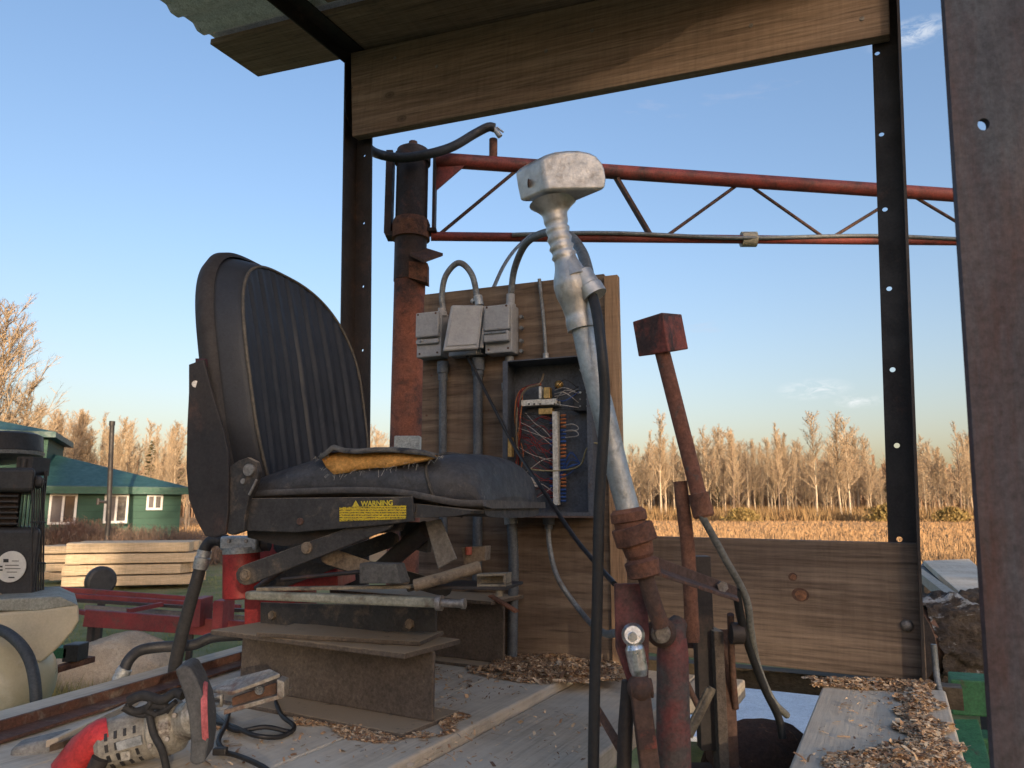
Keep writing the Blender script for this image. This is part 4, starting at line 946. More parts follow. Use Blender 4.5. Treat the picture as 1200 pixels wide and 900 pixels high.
# warning label
yl, nt, b = newmat('yellow_label'); vec = coords(nt, (1, 1, 1), rnd=False)
b.inputs['Roughness'].default_value = .45
tx = nz(nt, coords(nt, (420, 420, 900), rnd=False), 1.0, 2, .7)
wv = nt.nodes.new('ShaderNodeTexWave'); wv.bands_direction = 'Z'; wv.inputs['Scale'].default_value = 78; nt.links.new(vec, wv.inputs[0])
mu = nt.nodes.new('ShaderNodeMath'); mu.operation = 'MULTIPLY'; nt.links.new(ramp(nt, tx, [(.46, 0.0), (.5, 1.0)]), mu.inputs[0]); nt.links.new(ramp(nt, wv.outputs['Fac'], [(.35, 0.0), (.55, 1.0)]), mu.inputs[1])
ycol = ramp(nt, nz(nt, vec, 50, 4), [(.35, (.72, .53, .015)), (.7, (.58, .40, .02))])
nt.links.new(mixc(nt, mu.outputs[0], ycol, (.06, .05, .02)), b.inputs['Base Color'])
lb = MB().prism([ons(398, 594.5, -.0225), ons(476, 592, -.0225), ons(476, 608, -.0225), ons(398, 611, -.0225)], -ET*.0008).build('warning_label', yl, fr, M=Matrix.Translation(ons(398, 611, -.0225)))
def text(body, pos, xdir, nrm, size, m, parent, name, align='LEFT', ext=.0004):
    cu_ = bpy.data.curves.new(name, 'FONT'); cu_.body = body; cu_.size = size; cu_.extrude = ext; cu_.align_x = align; cu_.offset = size*.02
    o = bpy.data.objects.new(name, cu_); dg = bpy.context.evaluated_depsgraph_get()
    COL.objects.link(o); dg.update(); me = bpy.data.meshes.new_from_object(o.evaluated_get(bpy.context.evaluated_depsgraph_get())); bpy.data.objects.remove(o)
    me.materials.clear(); me.materials.append(m); o = bpy.data.objects.new(name, me)
    z = V(nrm).normalized(); x = V(xdir).normalized(); y = z.cross(x); M = Matrix((x, y, z)).transposed().to_4x4(); M.translation = V(pos); place(o, M, parent); return o
ymat = mat('label_lettering', (.75, .60, .05), rough=.5, bmp=0)
p = ons(423, 593.2, -.0228); xd = (ons(476, 591.5, -.0228)-p)
text('WARNING', p, xd, -ET, .0118, ymat, lb, 'lettering')
q0, q1, q2 = ons(413, 593.8, -.0228), ons(421, 593.5, -.0228), ons(417, 586.5, -.0228)
MB().prism([q0, q1, q2], -ET*.0006).build('warning_triangle', ymat, lb)
# --- scissor suspension
dusty = mat('dusty_brown_steel', (.22, .17, .12), (.15, .115, .08), rough=.75, scale=16, spots=(.035, .03, .028), sp_scale=20, sp_lo=.55, sp_hi=.7, bmp=.4, bscale=130, dust=(.22, .17, .11), dust_lo=.4)
def link(a, b_, w0, w1, t, th_, name, m):
    (x0, y0), (x1, y1) = a, b_; n = V((x1-x0, y1-y0, 0)).normalized(); p = V((-n.y, n.x, 0)); pts = []
    for k in range(7):
        g = math.pi/2+math.pi*k/6; pts.append((x0+(n.x*math.cos(g)+p.x*math.sin(g))*w0, y0+(n.y*math.cos(g)+p.y*math.sin(g))*w0))
    for k in range(7):
        g = -math.pi/2+math.pi*k/6; pts.append((x1+(n.x*math.cos(g)+p.x*math.sin(g))*w1, y1+(n.y*math.cos(g)+p.y*math.sin(g))*w1))
    return flat(pts, t, th_, name, m)
sl = link((288, 674), (452, 612), 12, 9, -.014, .006, 'scissor_arm', duststeel)
for x, y in ((288, 674), (360, 642)): MB().disc(ons(x, y, -.014), -ET, .010, .004, 18).hexbolt(ons(x, y, -.018), -ET, .006, .004).build('pivot_bolt', dusty, sl)
link((385, 652), (470, 680), 10, 9, .02, .006, 'scissor_arm', dusty)
link((300, 690), (458, 632), 10, 9, .36, .006, 'scissor_arm', duststeel)
link((330, 640), (520, 690), 10, 9, .34, .006, 'scissor_arm', duststeel)
MB().tube([ons(486, 686, -.02), ons(520, 677, -.01), ons(562, 664, .02)], .0095, n=12).build('torsion_tube', dusty, seat)
MB().tube([ons(478, 689, .40), ons(556, 668, .40)], .009, n=12).build('torsion_tube', dusty, seat)
flat([(498, 612), (516, 608), (535, 655), (513, 667)], .03, .005, 'link_plate', mat('grey_link', (.20, .18, .15), (.13, .11, .09), rough=.5, scale=30, bmp=.2))
flat([(468, 612), (505, 612), (500, 648), (470, 640)], .10, .02, 'damper_bracket', duststeel)
MB().tube([ons(500, 620, .08), ons(440, 672, .14)], .016, n=14).build('damper', blackiron, seat)
flat([(421, 660), (463, 661), (470, 684), (421, 684)], -.040, .035, 'stop_block', mat('grey_block', (.10, .098, .092), (.07, .068, .065), rough=.8, scale=20, bmp=.5, bscale=120))
flat([(540, 642), (569, 640), (568, 657), (544, 662)], .10, .03, 'front_bracket', dusty); 
MB().tube([ons(549, 650, .095), ons(549, 641, .095)], .006, n=8).build('red_bolt', rustred, seat)
MB().tube([ons(330, 668, .15), ons(300, 690, .15)], .006, n=8).build('thin_rod', blackiron, seat)
MB().tube([ons(330, 679, -.01), ons(400, 672, -.01), ons(425, 670, -.01)], .0035, n=6).build('thin_rod', blackiron, seat)
# base tray, rails and slide
tan_ = mat('sand_steel', (.25, .21, .15), (.17, .14, .10), rough=.7, scale=20, spots=(.06, .05, .045), sp_scale=25, sp_lo=.55, sp_hi=.7, bmp=.3)
def sbox(x0, y0, x1, y1, t, dt, name, m, bevel=.0015):
    return MB().prism([ons(x0, y0, t), ons(x1, y0, t), ons(x1, y1, t), ons(x0, y1, t)], ET*dt).build(name, m, seat, bevel=bevel)
MB().prism([ons(300, 689, -.02), ons(480, 686, -.02), ons(480, 690, -.02), ons(300, 693, -.02)], ET*.02).build('lower_rail', tan_, seat, bevel=.001)
MB().prism([ons(480, 686, .0), ons(592, 688, .0), ons(592, 692, .0), ons(480, 690, .0)], ET*.10).build('base_tray', blackiron, seat, bevel=.001)
cch = MB(); P = [ons(559, 673, -.0), ons(593, 672, -.0), ons(593, 685, -.0), ons(559, 685, -.0)]
for q0, q1 in ((0, 1), (2, 3)):
    a, b_ = P[q0], P[q1]; cch.prism([a, b_, b_-EZ*.003, a-EZ*.003], ET*.03)
cch.prism([ons(559, 673, .028), ons(593, 672, .028), ons(593, 685, .028), ons(559, 685, .028)], ET*.003)
cch.prism([ons(590, 674, 0), ons(593, 674, 0), ons(593, 684, 0), ons(590, 684, 0)], ET*.028)
cch.build('channel_end', tan_, seat)
MB().tube([ons(586, 686, .01), ons(585, 699, .01)], .006, n=8).build('bolt', tan_, seat)
MB().prism([ons(286, 693, -.03), ons(513, 701, -.03), ons(512, 713, -.03), ons(286, 703, -.03)], ET*.022).build('slide_rail', mat('slide_grey', (.26, .26, .21), (.18, .18, .14), rough=.6, scale=20, spots=(.10, .08, .06), bmp=.3), seat, bevel=.004)
rod = MB(); rod.lathe(ons(512, 706.5, -.02), ons(518, 706.7, -.02), [(0, .012), (1, .012)], 14); rod.lathe(ons(518, 706.7, -.02), ons(545, 707.5, -.02), [(0, .0065), (.86, .0065), (.86, .0085), (1, .0085)], 14); rod.build('slide_lever', boltm, seat)
# --- pedestal: two I-beams in line with the cab
def ibeam(webL, webR, yb, name):
    pass
pR = onz(506, 853, DECK); pL = onz(280, 812, DECK); dB = (pR-pL); dB.z = 0; dB.normalize(); nB = V((dB.y, -dB.x, 0))  # towards the viewer
def ibeam(pR, length, h, fw_t, fw_b, front_t, front_b, plates):
    pL = pR-dB*length; m = MB(); zt_ = DECK+.002
    m.box(pL+EZ*.0095, dB*length, -nB*.008, EZ*(h-.019))
    m.box(pL-nB*.008+nB*front_b+EZ*.001, dB*length, nB*-fw_b, EZ*.008)
    m.box(pL-nB*.008+nB*front_t+EZ*(h-.009), dB*length, nB*-fw_t, EZ*.009)
    return m
h1 = onp(506, 757, pR, nB).z-DECK
m = ibeam(pR, (pR-pL).length+.0, h1, .16, .16, .085, .085, 0); m.build('pedestal_beam', beamm, seat, bevel=.002)
# loose plate lying on the beam
zt_ = DECK+h1+.001
c0, c1 = onz(330, 748, zt_), onz(497, 758, zt_)
MB().prism([onz(300, 746, zt_), onz(492, 757, zt_), onz(520, 744, zt_), onz(345, 735, zt_)], EZ*.007).build('top_plate', beamm, seat, bevel=.001)
# upright black angle with bolts
a0, a1 = onp(305, 739, pR-nB*.035, nB), onp(510, 741, pR-nB*.035, nB); a2, a3 = onp(510, 711, pR-nB*.035, nB), onp(305, 706, pR-nB*.035, nB)
ua = MB().prism([a0, a1, a2, a3], -nB*.006).build('upright_angle', duststeel, seat, bevel=.001)
for x, y in ((320, 721), (481, 731)): MB().hexbolt(onp(x, y, pR-nB*.0345, nB), nB, .009, .006).build('bolt', dusty, ua)
pR2 = onz(590, 783, DECK)
h2 = onp(592, 702, pR2, nB).z-DECK
m = ibeam(pR2, .50, h2, .15, .13, .06, .05, 0); m.build('pedestal_beam', beamm, seat, bevel=.002)
MB().bar(onp(575, 698, pR2+nB*.03, nB), onp(606, 717, pR2+nB*.03, nB), .02, .004).build('strap', rust, seat)
# --- hydraulic filter and its red tank behind the seat base
fD = 1.62
flt = thing('hydraulic_filter', 'red cylinder filter with grey cast head behind the left end of the seat base', 'oil filter', at(283, 700, fD))
MB().lathe(at(283, 701, fD), at(283, 646, fD), [(0, .033), (.03, .038), (1, .038)], 26).build('canister', redp, flt)
fh = MB().lathe(at(285, 648, fD), at(285, 641, fD), [(0, .042), (1, .042)], 24).cbox(at(285, 636, fD), (.078, 0, 0), (0, .06, 0), (0, 0, .028)).build('head', galv, flt, bevel=.004)
MB().tube([at(306, 637, fD), at(316, 637, fD)], .016, n=14).build('fitting', blackiron, flt)
MB().lathe(at(258, 634, fD), at(266, 634, fD), [(0, .014), (1, .014)], 12).build('fitting', blackiron, flt)
for x in (268, 288): MB().disc(at(x, 634, fD-.031), V((0, -1, 0)), .004, .002, 10).build('screw', boltm, fh)
tD = 1.78
tk = MB().prism([at(286, 735, tD), at(345, 735, tD), at(345, 690, tD), at(396, 690, tD), at(395, 660, tD), at(330, 632, tD), at(304, 626, tD), at(286, 640, tD)], (0, .20, 0))
tk.build('red_bracket', redp, label='red painted steel bracket standing behind the filter and the scissor arm', cat='bracket', bevel=.003)
hs = thing('suction_hose', 'black hydraulic hose dropping from the red filter to the deck edge', 'hose', at(203, 785, 1.6))
MB().tube([at(262, 634, fD), at(250, 633, fD), at(242, 640, fD), at(238, 652, fD), at(230, 682, 1.62), at(218, 725, 1.64), at(207, 770, 1.66), at(203, 800, 1.68)], [.0125, .0125, .0125, .0135, .0135], n=14, sm=7).build('rubber_line', rubber, hs)
MB().lathe(at(240, 645, fD), at(234, 667, fD-.002), [(0, .0145), (.35, .0145), (.4, .0165), (.8, .0155), (1, .0145)], 14).build('ferrule', galv, hs)
h2_ = thing('return_hose', 'thick black hose arching over the deck edge with a bright end fitting', 'hose', at(140, 797, 1.75))
MB().tube([at(145, 786, 1.75), at(152, 772, 1.76), at(165, 762, 1.78), at(190, 758, 1.8), at(225, 756, 1.82), at(250, 747, 1.84), at(290, 744, 1.85)], .0125, n=14, sm=7).build('rubber_line', rubber, h2_)
MB().lathe(at(136, 801, 1.745), at(147, 783, 1.75), [(0, .012), (.2, .012), (.2, .0145), (.6, .0145), (.62, .0165), (1, .0155)], 14).build('end_fitting', galv, h2_)
for a, b_ in (((238, 752), (262, 780)), ((262, 752), (232, 778))): pass
# ------------------------------------------------------------------ main lever: cast aluminium head on a galvanised pipe
Yl = 1.0
alu = mat('cast_aluminium', fine=.3, c1=(.62, .60, .56), c2=(.42, .41, .385), rough=.36, metal=.75, scale=30, spots=(.20, .155, .11), sp_scale=14, sp_lo=.54, sp_hi=.70, bmp=.5, bscale=90, bdist=.002)
lev = thing('main_lever', 'tall lever with a cast aluminium hammer shaped head on a galvanised pipe', 'lever', at(790, 905, 1.06))
# T head: block with a domed top, broad face towards the viewer
YH = .96
def hq(px, py): return at(px, py, YH)
bk0, bk1 = hq(641, 222), None
fv = at(609, 236, YH*1.043)-hq(641, 222); fv.z = 0
face = [(641, 223), (637, 205), (634, 186), (643, 180), (653, 177), (667, 175.5), (680, 175.5), (692, 178), (700, 182), (707, 190), (710, 197), (712, 210), (710, 222)]
hd = MB().prism([hq(x, y) for x, y in face], fv); ho = hd.build('hammer_head', alu, lev, bevel=.005, seg=4)
ho.modifiers['bevel'].angle_limit = R(45)
for k_ in ho.data.polygons: k_.use_smooth = True
ho.modifiers.new('wn', 'WEIGHTED_NORMAL').keep_sharp = False
sn = V((-fv.y, fv.x, 0)).normalized()
MB().ball(hq(636, 205)+fv*.52+EZ*-.002, (.0015, .007, .006), axes=(V((-1, 0, 0)), V((0, 1, 0)), EZ)).build('rust_plug', rustdark, ho)
# neck and grip
yc = 1.0
def lc(px, py): return at(px, py, yc)
nk = MB(); P = [lc(648, 238), lc(652, 262), lc(658, 290), lc(666, 315), lc(671, 335), lc(676, 360), lc(682, 386)]
prof2 = []; 
Ps = smoothpath(P, 8); rad = []
for i, p in enumerate(Ps):
    t = i/(len(Ps)-1)
    tab = [(0, .034), (.03, .027), (.08, .0185), (.16, .0160), (.28, .0165), (.36, .0160), (.46, .0175), (.58, .0245), (.66, .0265), (.74, .0250), (.82, .0205), (.90, .0185), (.93, .0200), (1, .0200)]
    base = itp(tab, t)
    if .14 < t < .44: base += .0016*math.sin((t-.14)*2*math.pi/.06)
    rad.append(base)
mm_ = MB().tube(Ps, .02, n=22)
for i, p in enumerate(Ps):
    for k in range(22): v = mm_.v[i*22+k]; mm_.v[i*22+k] = p+(v-p)*(rad[i]/.02)
for k in range(22):
    a = len(Ps)*22+k; v = mm_.v[a]; mm_.v[a] = Ps[0]+(v-Ps[0])*(rad[0]/.02); a += 22; v = mm_.v[a]; mm_.v[a] = Ps[-1]+(v-Ps[-1])*(rad[-1]/.02)
mm_.build('grip', alu, lev)
MB().lathe(lc(679, 320)+V((0, -.008, 0)), lc(696, 351)+V((0, -.016, 0)), [(0, .010), (.1, .015), (.6, .0155), (.65, .0175), (1, .0175)], 18).build('cable_gland', alu, lev)
MB().tube([lc(664, 300), lc(674, 330)+V((0, -.012, 0))], [.012, .017], n=14).build('gland_boss', alu, lev)
gp = mat('galvanised_pipe', fine=.45, c1=(.56, .59, .60), c2=(.36, .39, .41), rough=.38, metal=.75, scale=22, spots=(.16, .17, .16), sp_scale=30, sp_lo=.54, sp_hi=.7, bmp=.4, bscale=120)
MB().tube([lc(681, 375), lc(693, 430), lc(707, 482), lc(722, 545), lc(737, 602)], .0155, n=20, sm=5).build('pipe', gp, lev)
# union fitting
un = MB(); A0, A1 = lc(735, 596), lc(741, 628)
un.lathe(A0, A1, [(0, .019), (.15, .024), (.45, .024), (.5, .021), (1, .021)], 20)
un.build('socket', rust, lev)
ax = (lc(748, 640)-lc(740, 615)).normalized(); m8 = MB(); u = ax.orthogonal().normalized(); w_ = ax.cross(u)
m8.prism([lc(740, 616)+(u*math.cos(R(45*k+22))+w_*math.sin(R(45*k+22)))*.029 for k in range(8)], ax*.024); m8.build('union_nut', rust, lev, bevel=.002)
MB().lathe(lc(746, 636), lc(756, 676), [(0, .021), (.35, .019), (.45, .016), (.55, .023), (.95, .022), (1, .018)], 18).build('lower_coupling', rust, lev)
MB().tube([lc(756, 674), lc(765, 705), lc(775, 735)], .011, n=12).build('stem', rustdark, lev)
MB().tube([at(690, 338, .985), at(696, 353, .978), at(701, 378, .965), at(706, 420, .955), at(709, 470, .96), at(706, 530, .965), at(702, 600, .97), at(700, 700, .975), at(697, 800, .98), at(695, 920, .985)], .0072, n=12, sm=6).build('lever_cable', cablem, label='black cable hanging from the aluminium lever head straight down past the board', cat='cable')
# ------------------------------------------------------------------ steering linkage below the lever
lk = thing('lever_linkage', 'rusty red linkage of plate, zinc rod end and red cylinder under the tall lever', 'linkage', at(780, 920, 1.06))
Yk = 1.02
def kk(px, py, dy=0): return at(px, py, Yk+dy)
plr = mat('linkage_red', (.20, .05, .045), (.09, .045, .045), rough=.55, scale=14, spots=(.04, .03, .03), sp_scale=10, sp_lo=.5, sp_hi=.62, bmp=.3)
MB().prism([kk(720, 684), kk(758, 684), kk(761, 740), kk(760, 800), kk(736, 800), kk(722, 760)], (0, .008, 0)).build('red_plate', plr, lk, bevel=.002)
MB().lathe(kk(742, 744, -.03), kk(742, 744, .0), [(0, .011), (.25, .015), (.8, .015), (1, .012)], 20).build('rod_eye', chrome, lk)
MB().disc(kk(741, 746, -.031), V((0, -1, 0)), .006, .004, 14).build('ball', chrome, lk)
MB().lathe(kk(742, 752, -.018), kk(750, 792, -.018), [(0, .008), (.12, .011), (.2, .0125), (.8, .012), (1, .0095)], 16).build('rod_end', chrome, lk)
MB().lathe(kk(749, 788, -.018), kk(752, 806, -.018), [(0, .006), (1, .006)], 10).build('thread', boltm, lk)
MB().lathe(kk(738, 808, -.02), kk(764, 806, -.02), [(0, .012), (1, .012)], 14).ball(kk(750, 806, -.02), .017).build('knuckle', rustdark, lk)
MB().bar(kk(750, 812, -.02), kk(769, 960, -.02), .024, .020, up=V((0, 1, 0))).build('push_bar', rustdark, lk, bevel=.002)
MB().bar(kk(757, 856, -.0325), kk(760, 878, -.0325), .022, .0012, up=V((0, 1, 0))).build('red_patch', rustred, lk)
MB().tube([kk(737, 798, -.0), kk(733, 850, 0), kk(729, 960, 0)], .010, n=10).build('side_rod', blackiron, lk)
cyl = mat('worn_red_cylinder', (.26, .06, .055), (.15, .05, .045), rough=.55, scale=12, spots=(.09, .075, .07), sp_scale=10, sp_lo=.42, sp_hi=.58, bmp=.3)
MB().lathe(at(788, 740, 1.07), at(790, 980, 1.07), [(0, .013), (.03, .019), (.12, .0215), (1, .0245)], 26).build('cylinder', cyl, lk)
MB().tube([at(786, 760, 1.07), at(789, 742, 1.07), at(796, 728, 1.08)], [.021, .018, .012], n=16, sm=4).build('cylinder_top', cyl, lk)
MB().lathe(at(775, 741, 1.03), at(775, 741, 1.07), [(0, .014), (.3, .020), (1, .020)], 22).build('pivot_boss', rustdark, lk)
MB().disc(at(774, 742, 1.026), V((0, -1, 0)), .013, .004, 20).hexbolt(at(774, 742, 1.022), V((0, -1, 0)), .009, .008).build('pivot_bolt', boltm, lk)
MB().prism([kk(690, 822, .06), kk(697, 818, .06), kk(735, 880, .02), kk(728, 890, .02)], (0, .006, 0)).build('flat_strap', rustdark, lk)
# arm of angle iron going right and back
MB().prism([kk(768, 652, .02), kk(864, 688, .12), kk(864, 702, .12), kk(768, 668, .02)], (0, .006, 0)).prism([kk(768, 668, .02), kk(864, 702, .12), kk(866, 706, .05), kk(768, 674, -.02)], (0, 0, .005)).build('angle_arm', mat('arm_rust', (.12, .075, .06), (.08, .05, .042), rough=.8, scale=24, spots=(.17, .07, .04), bmp=.4), lk, bevel=.001)
MB().hexbolt(kk(845, 687, .09), V((0, -1, 0)), .008, .01).build('bolt', boltm, lk)
# black upright channels
MB().box(at(822, 880, 1.34), (.030, 0, 0), (0, .03, 0), EZ*(at(822, 652, 1.34).z-at(822, 880, 1.34).z)).build('upright_channel', blackiron, lk, bevel=.001)
MB().box(at(843, 900, 1.36), (.034, 0, 0), (0, .006, 0), EZ*(at(843, 738, 1.36).z-at(843, 900, 1.36).z)).box(at(836, 900, 1.36)+V((.0, 0, 0)), (.006, 0, 0), (0, .05, 0), EZ*(at(843, 738, 1.36).z-at(843, 900, 1.36).z)).build('upright_channel', rustdark, lk, bevel=.001)
MB().box(at(848, 1000, 1.32), (.016, 0, 0), (0, .05, 0), EZ*(at(848, 740, 1.32).z-at(848, 1000, 1.32).z)).build('upright_bar', beamm, lk, bevel=.001)
MB().box(at(806, 760, 1.42), (.022, 0, 0), (0, .02, 0), EZ*(at(806, 690, 1.42).z-at(806, 760, 1.42).z)).build('slotted_upright', rustdark, lk, bevel=.001)
MB().cbox(at(846, 1000, 1.36), (.10, 0, 0), (0, .12, 0), (0, 0, .25)).build('gear_block', blackiron, lk, bevel=.004)
MB().tube([at(808, 860, 1.2), at(822, 832, 1.2), at(835, 806, 1.2)], .006, n=8).bar(at(806, 862, 1.2), at(833, 808, 1.2), .006, .014).build('bright_strap', tan_, lk)
MB().tube([at(856, 720, 1.3), at(858, 780, 1.34), at(862, 830, 1.36)], .006, n=8, sm=3).tube([at(800, 790, 1.3), at(818, 828, 1.3)], .005, n=8).build('thin_link', rustdark, lk)
MB().lathe(at(856, 742, 1.3), at(870, 742, 1.3), [(0, .018), (1, .018)], 14).build('roller', blackiron, lk)
# ------------------------------------------------------------------ red cube lever
Yr = 1.22
rlv = thing('cube_lever', 'short rusty lever with a red cube knob, right of the aluminium one', 'lever', at(826, 600, Yr))
def rr_(px, py, d=0): return at(px, py, Yr+d)
u1 = V((math.cos(R(-18)), math.sin(R(-18)), .0)); 
# cube corners: near vertical edge at x~782, left face to 741, right face to 807
k0 = rr_(783, 412, -.02); k1 = rr_(776, 366, -.02)
kl0 = rr_(748, 418, .03); kl1 = rr_(741, 377, .03)
kr0 = rr_(807, 409, .035); kr1 = rr_(799, 368, .035)
kb0 = kl0+(kr0-k0); kb1 = kl1+(kr1-k1)
cb = MB().add([k0, kl0, kb0, kr0, k1, kl1, kb1, kr1], [(0, 1, 2, 3)[::-1], (4, 5, 6, 7), (0, 1, 5, 4)[::-1], (1, 2, 6, 5)[::-1], (2, 3, 7, 6)[::-1], (3, 0, 4, 7)[::-1]])
import bmesh
co = cb.build('cube_knob', rustred, rlv, bevel=.002)
b_m = bmesh.new(); b_m.from_mesh(co.data); bmesh.ops.recalc_face_normals(b_m, faces=b_m.faces); b_m.to_mesh(co.data); b_m.free()
MB().tube([rr_(775, 408, .01), rr_(824, 600, .01)], .0128, n=18).build('shaft', mat('shaft_rust', (.27, .11, .07), (.15, .07, .05), rough=.8, scale=20, spots=(.10, .11, .10), sp_scale=24, sp_lo=.58, sp_hi=.7, bmp=.5), rlv)
MB().lathe(rr_(818, 578, .01), rr_(825, 606, .01), [(0, .0165), (.9, .0175), (1, .015)], 18).build('socket', rust, rlv)
MB().tube([rr_(797, 564, .03), rr_(806, 640, .03), rr_(812, 752, .03)], .0115, n=14).build('lower_tube', rust, rlv)
MB().tube([rr_(821, 602, .0), rr_(850, 655, .02), rr_(874, 700, .05), rr_(880, 740, .08), rr_(888, 780, .12), rr_(905, 820, .15), rr_(922, 838, .2)], .0062, n=10, sm=6).build('control_cable', mat('cable_sheath', (.20, .20, .18), (.13, .13, .12), rough=.6, scale=40, bmp=.1), label='pale sheathed cable curving from the cube lever down to the deck opening', cat='cable')
MB().tube([rr_(862, 690, .04), rr_(872, 740, .08), rr_(893, 800, .13), rr_(912, 840, .16), rr_(917, 865, .16)], .007, n=10, sm=6).build('black_cable', cablem, label='black cable beside the pale sheathed one at the deck opening', cat='cable')
# ------------------------------------------------------------------ engine and cream tank at the left
Ye = 2.05; DV = V((-.52, .85, 0))
def ee(px, py, d=0): return at(px, py, Ye+d)
eng = thing('engine', 'black petrol engine with finned shroud and round white label at the left edge', 'engine', ee(5, 715, .1))
engb = mat('engine_black', (.022, .022, .024), (.035, .033, .033), rough=.5, scale=10, spots=(.08, .05, .035), sp_lo=.6, sp_hi=.72, bmp=.2)
MB().lathe(ee(-25, 538, .1), ee(-25, 514, .1), [(0, .150), (.12, .160), (.9, .160), (1, .150)], 40).build('air_cleaner', engb, eng)
MB().lathe(ee(-25, 540, .1), ee(-25, 536, .1), [(0, .158), (1, .163)], 40).build('air_cleaner_rim', galv, eng)
MB().box(ee(18, 556, .05), (.045, 0, 0), (0, .08, 0), (0, 0, .05)).tube([ee(27, 552, .05), ee(29, 538, .05)], .01, n=8).build('choke_link', engb, eng)
bd = MB(); bd.box(ee(-70, 716, 0), (ee(38, 716)-ee(-70, 716)), DV*.3, EZ*(ee(0, 618).z-ee(0, 716).z)); bd.build('shroud', engb, eng, bevel=.015, seg=3)
MB().box(ee(-70, 618, .02), (ee(20, 618)-ee(-70, 618)), DV*.25, EZ*(ee(0, 575).z-ee(0, 618).z)).build('cylinder_block', mat('block_rust', (.07, .05, .045), (.04, .03, .03), scale=20, bmp=.3), eng, bevel=.01)
for i in range(6): MB().box(ee(-70, 582+i*6.5, -.005), (ee(21, 600)-ee(-70, 600)), DV*.26, EZ*.004).build('fin', engb, eng)
hdp = MB().box(ee(-70, 577, -.01), (ee(38, 577)-ee(-70, 577)), DV*.3, EZ*(ee(0, 548).z-ee(0, 577).z)).box(ee(38, 572, .0), (.028, 0, 0), DV*.1, (0, 0, .035)); hdp.build('rocker_cover', engb, eng, bevel=.012, seg=3)
tl_ = mat('teal_fins', (.12, .25, .21), (.09, .18, .16), rough=.5, scale=20, bmp=0)
for i in range(4): MB().box(ee(21+i*4.6, 618, .03), (.005, 0, 0), DV*.1, EZ*(ee(0, 579).z-ee(0, 618).z)).build('vertical_fin', tl_, eng)
MB().box(ee(36, 705, .08), (.010, 0, 0), DV*.15, EZ*.36).build('guard_back', engb, eng)
for i in range(6):
    MB().tube([ee(37+i*2.7, 703, .0+.012*i), ee(38+i*2.7, 560, .0+.012*i)], .0024, n=6).build('guard_rod', engb, eng)
for y in (565, 612, 660, 700): MB().tube([ee(36, y, -.004), ee(53, y, .07)], .0028, n=6).build('guard_rod', engb, eng)
lbm = mat('label_white', fine=.2, c1=(.66, .65, .60), c2=(.55, .54, .50), rough=.5, bmp=0)
el = MB().disc(ee(13, 664, -.003), V((0, -1, 0)), .041, .002, 36).build('round_label', lbm, eng)
inkm = mat('label_ink', (.03, .03, .03), bmp=0)
for x0, x1, y0, y1 in ((4, 10, 655, 659), (-3, 3, 663, 665), (-3, 3, 667, 669), (6, 22, 662, 662.8), (6, 24, 666, 666.8), (8, 20, 670, 670.8), (10, 17, 676, 677.4), (14, 22, 657, 657.8)):
    MB().prism([ee(x0, y0, -.0055), ee(x1, y0, -.0055), ee(x1, y1, -.0055), ee(x0, y1, -.0055)], (0, -.0006, 0)).build('label_mark', inkm, el)
MB().tube([ee(0, 696, -.012), ee(5, 700, -.014), ee(4, 708, -.012), ee(-3, 710, -.012)], .003, n=6, sm=4).build('pull_wire', tan_, eng)
cream = mat('cream_plastic', fine=.25, c1=(.52, .47, .35), c2=(.44, .39, .29), rough=.55, scale=5, spots=(.25, .2, .13), sp_scale=9, sp_lo=.62, sp_hi=.8, bmp=.1)
tnk = thing('cream_tank', 'cream coloured tank with a sloping skirt carrying the engine beside the deck', 'tank', at(20, 800, 2.1))
Yt = 1.93
MB().prism([at(x, y, Yt) for x, y in ((-80, 742), (-40, 722), (40, 714), (92, 708), (93, 728), (84, 742), (70, 758), (50, 776), (-80, 790))], DV*.34).build('skirt', cream, tnk, bevel=.008, seg=3)
MB().prism([at(x, y, Yt+.0) for x, y in ((-80, 716), (46, 716), (92, 709), (70, 699), (-80, 706))], DV*.30).build('top_plate', mat('grey_green', (.30, .31, .27), (.22, .22, .19), scale=10), tnk, bevel=.003)
MB().ball(at(-14, 800, Yt-.10+.13), (.150, .15, .135), 30, 18).build('tank_body', mat('tank_translucent', fine=.15, c1=(.50, .45, .29), c2=(.56, .53, .42), rough=.25, scale=4, spots=(.65, .63, .52), sp_scale=5, sp_lo=.55, sp_hi=.7, bmp=.05), tnk)
MB().tube([at(-12, 735, 1.86), at(8, 742, 1.84), at(26, 758, 1.82), at(37, 780, 1.80), at(42, 812, 1.78), at(42, 850, 1.78)], .0125, n=14, sm=7).build('fuel_hose', mat('grey_rubber', (.05, .06, .07), (.035, .04, .045), rough=.5), label='grey rubber hose curving over the cream tank at the left edge', cat='hose')
bxm = thing('battery_clip', 'small green and black connector box lying beside the cream tank', 'connector', at(75, 770, 2.6))
MB().box(at(53, 772, 2.6), (.07, 0, 0), (0, .06, 0), (0, 0, .035)).build('green_case', mat('green_plastic', (.03, .16, .07), bmp=0), bxm, bevel=.003)
MB().box(at(72, 776, 2.6), (.05, 0, 0), (0, .07, 0), (0, 0, .055)).build('black_case', engb, bxm, bevel=.003)
MB().bar(at(40, 792, 2.5), at(108, 772, 2.7), .03, .02).build('rusty_strip', rust, label='rusty strip of metal lying in the grass behind the cream tank', cat='scrap metal', bevel=.002)
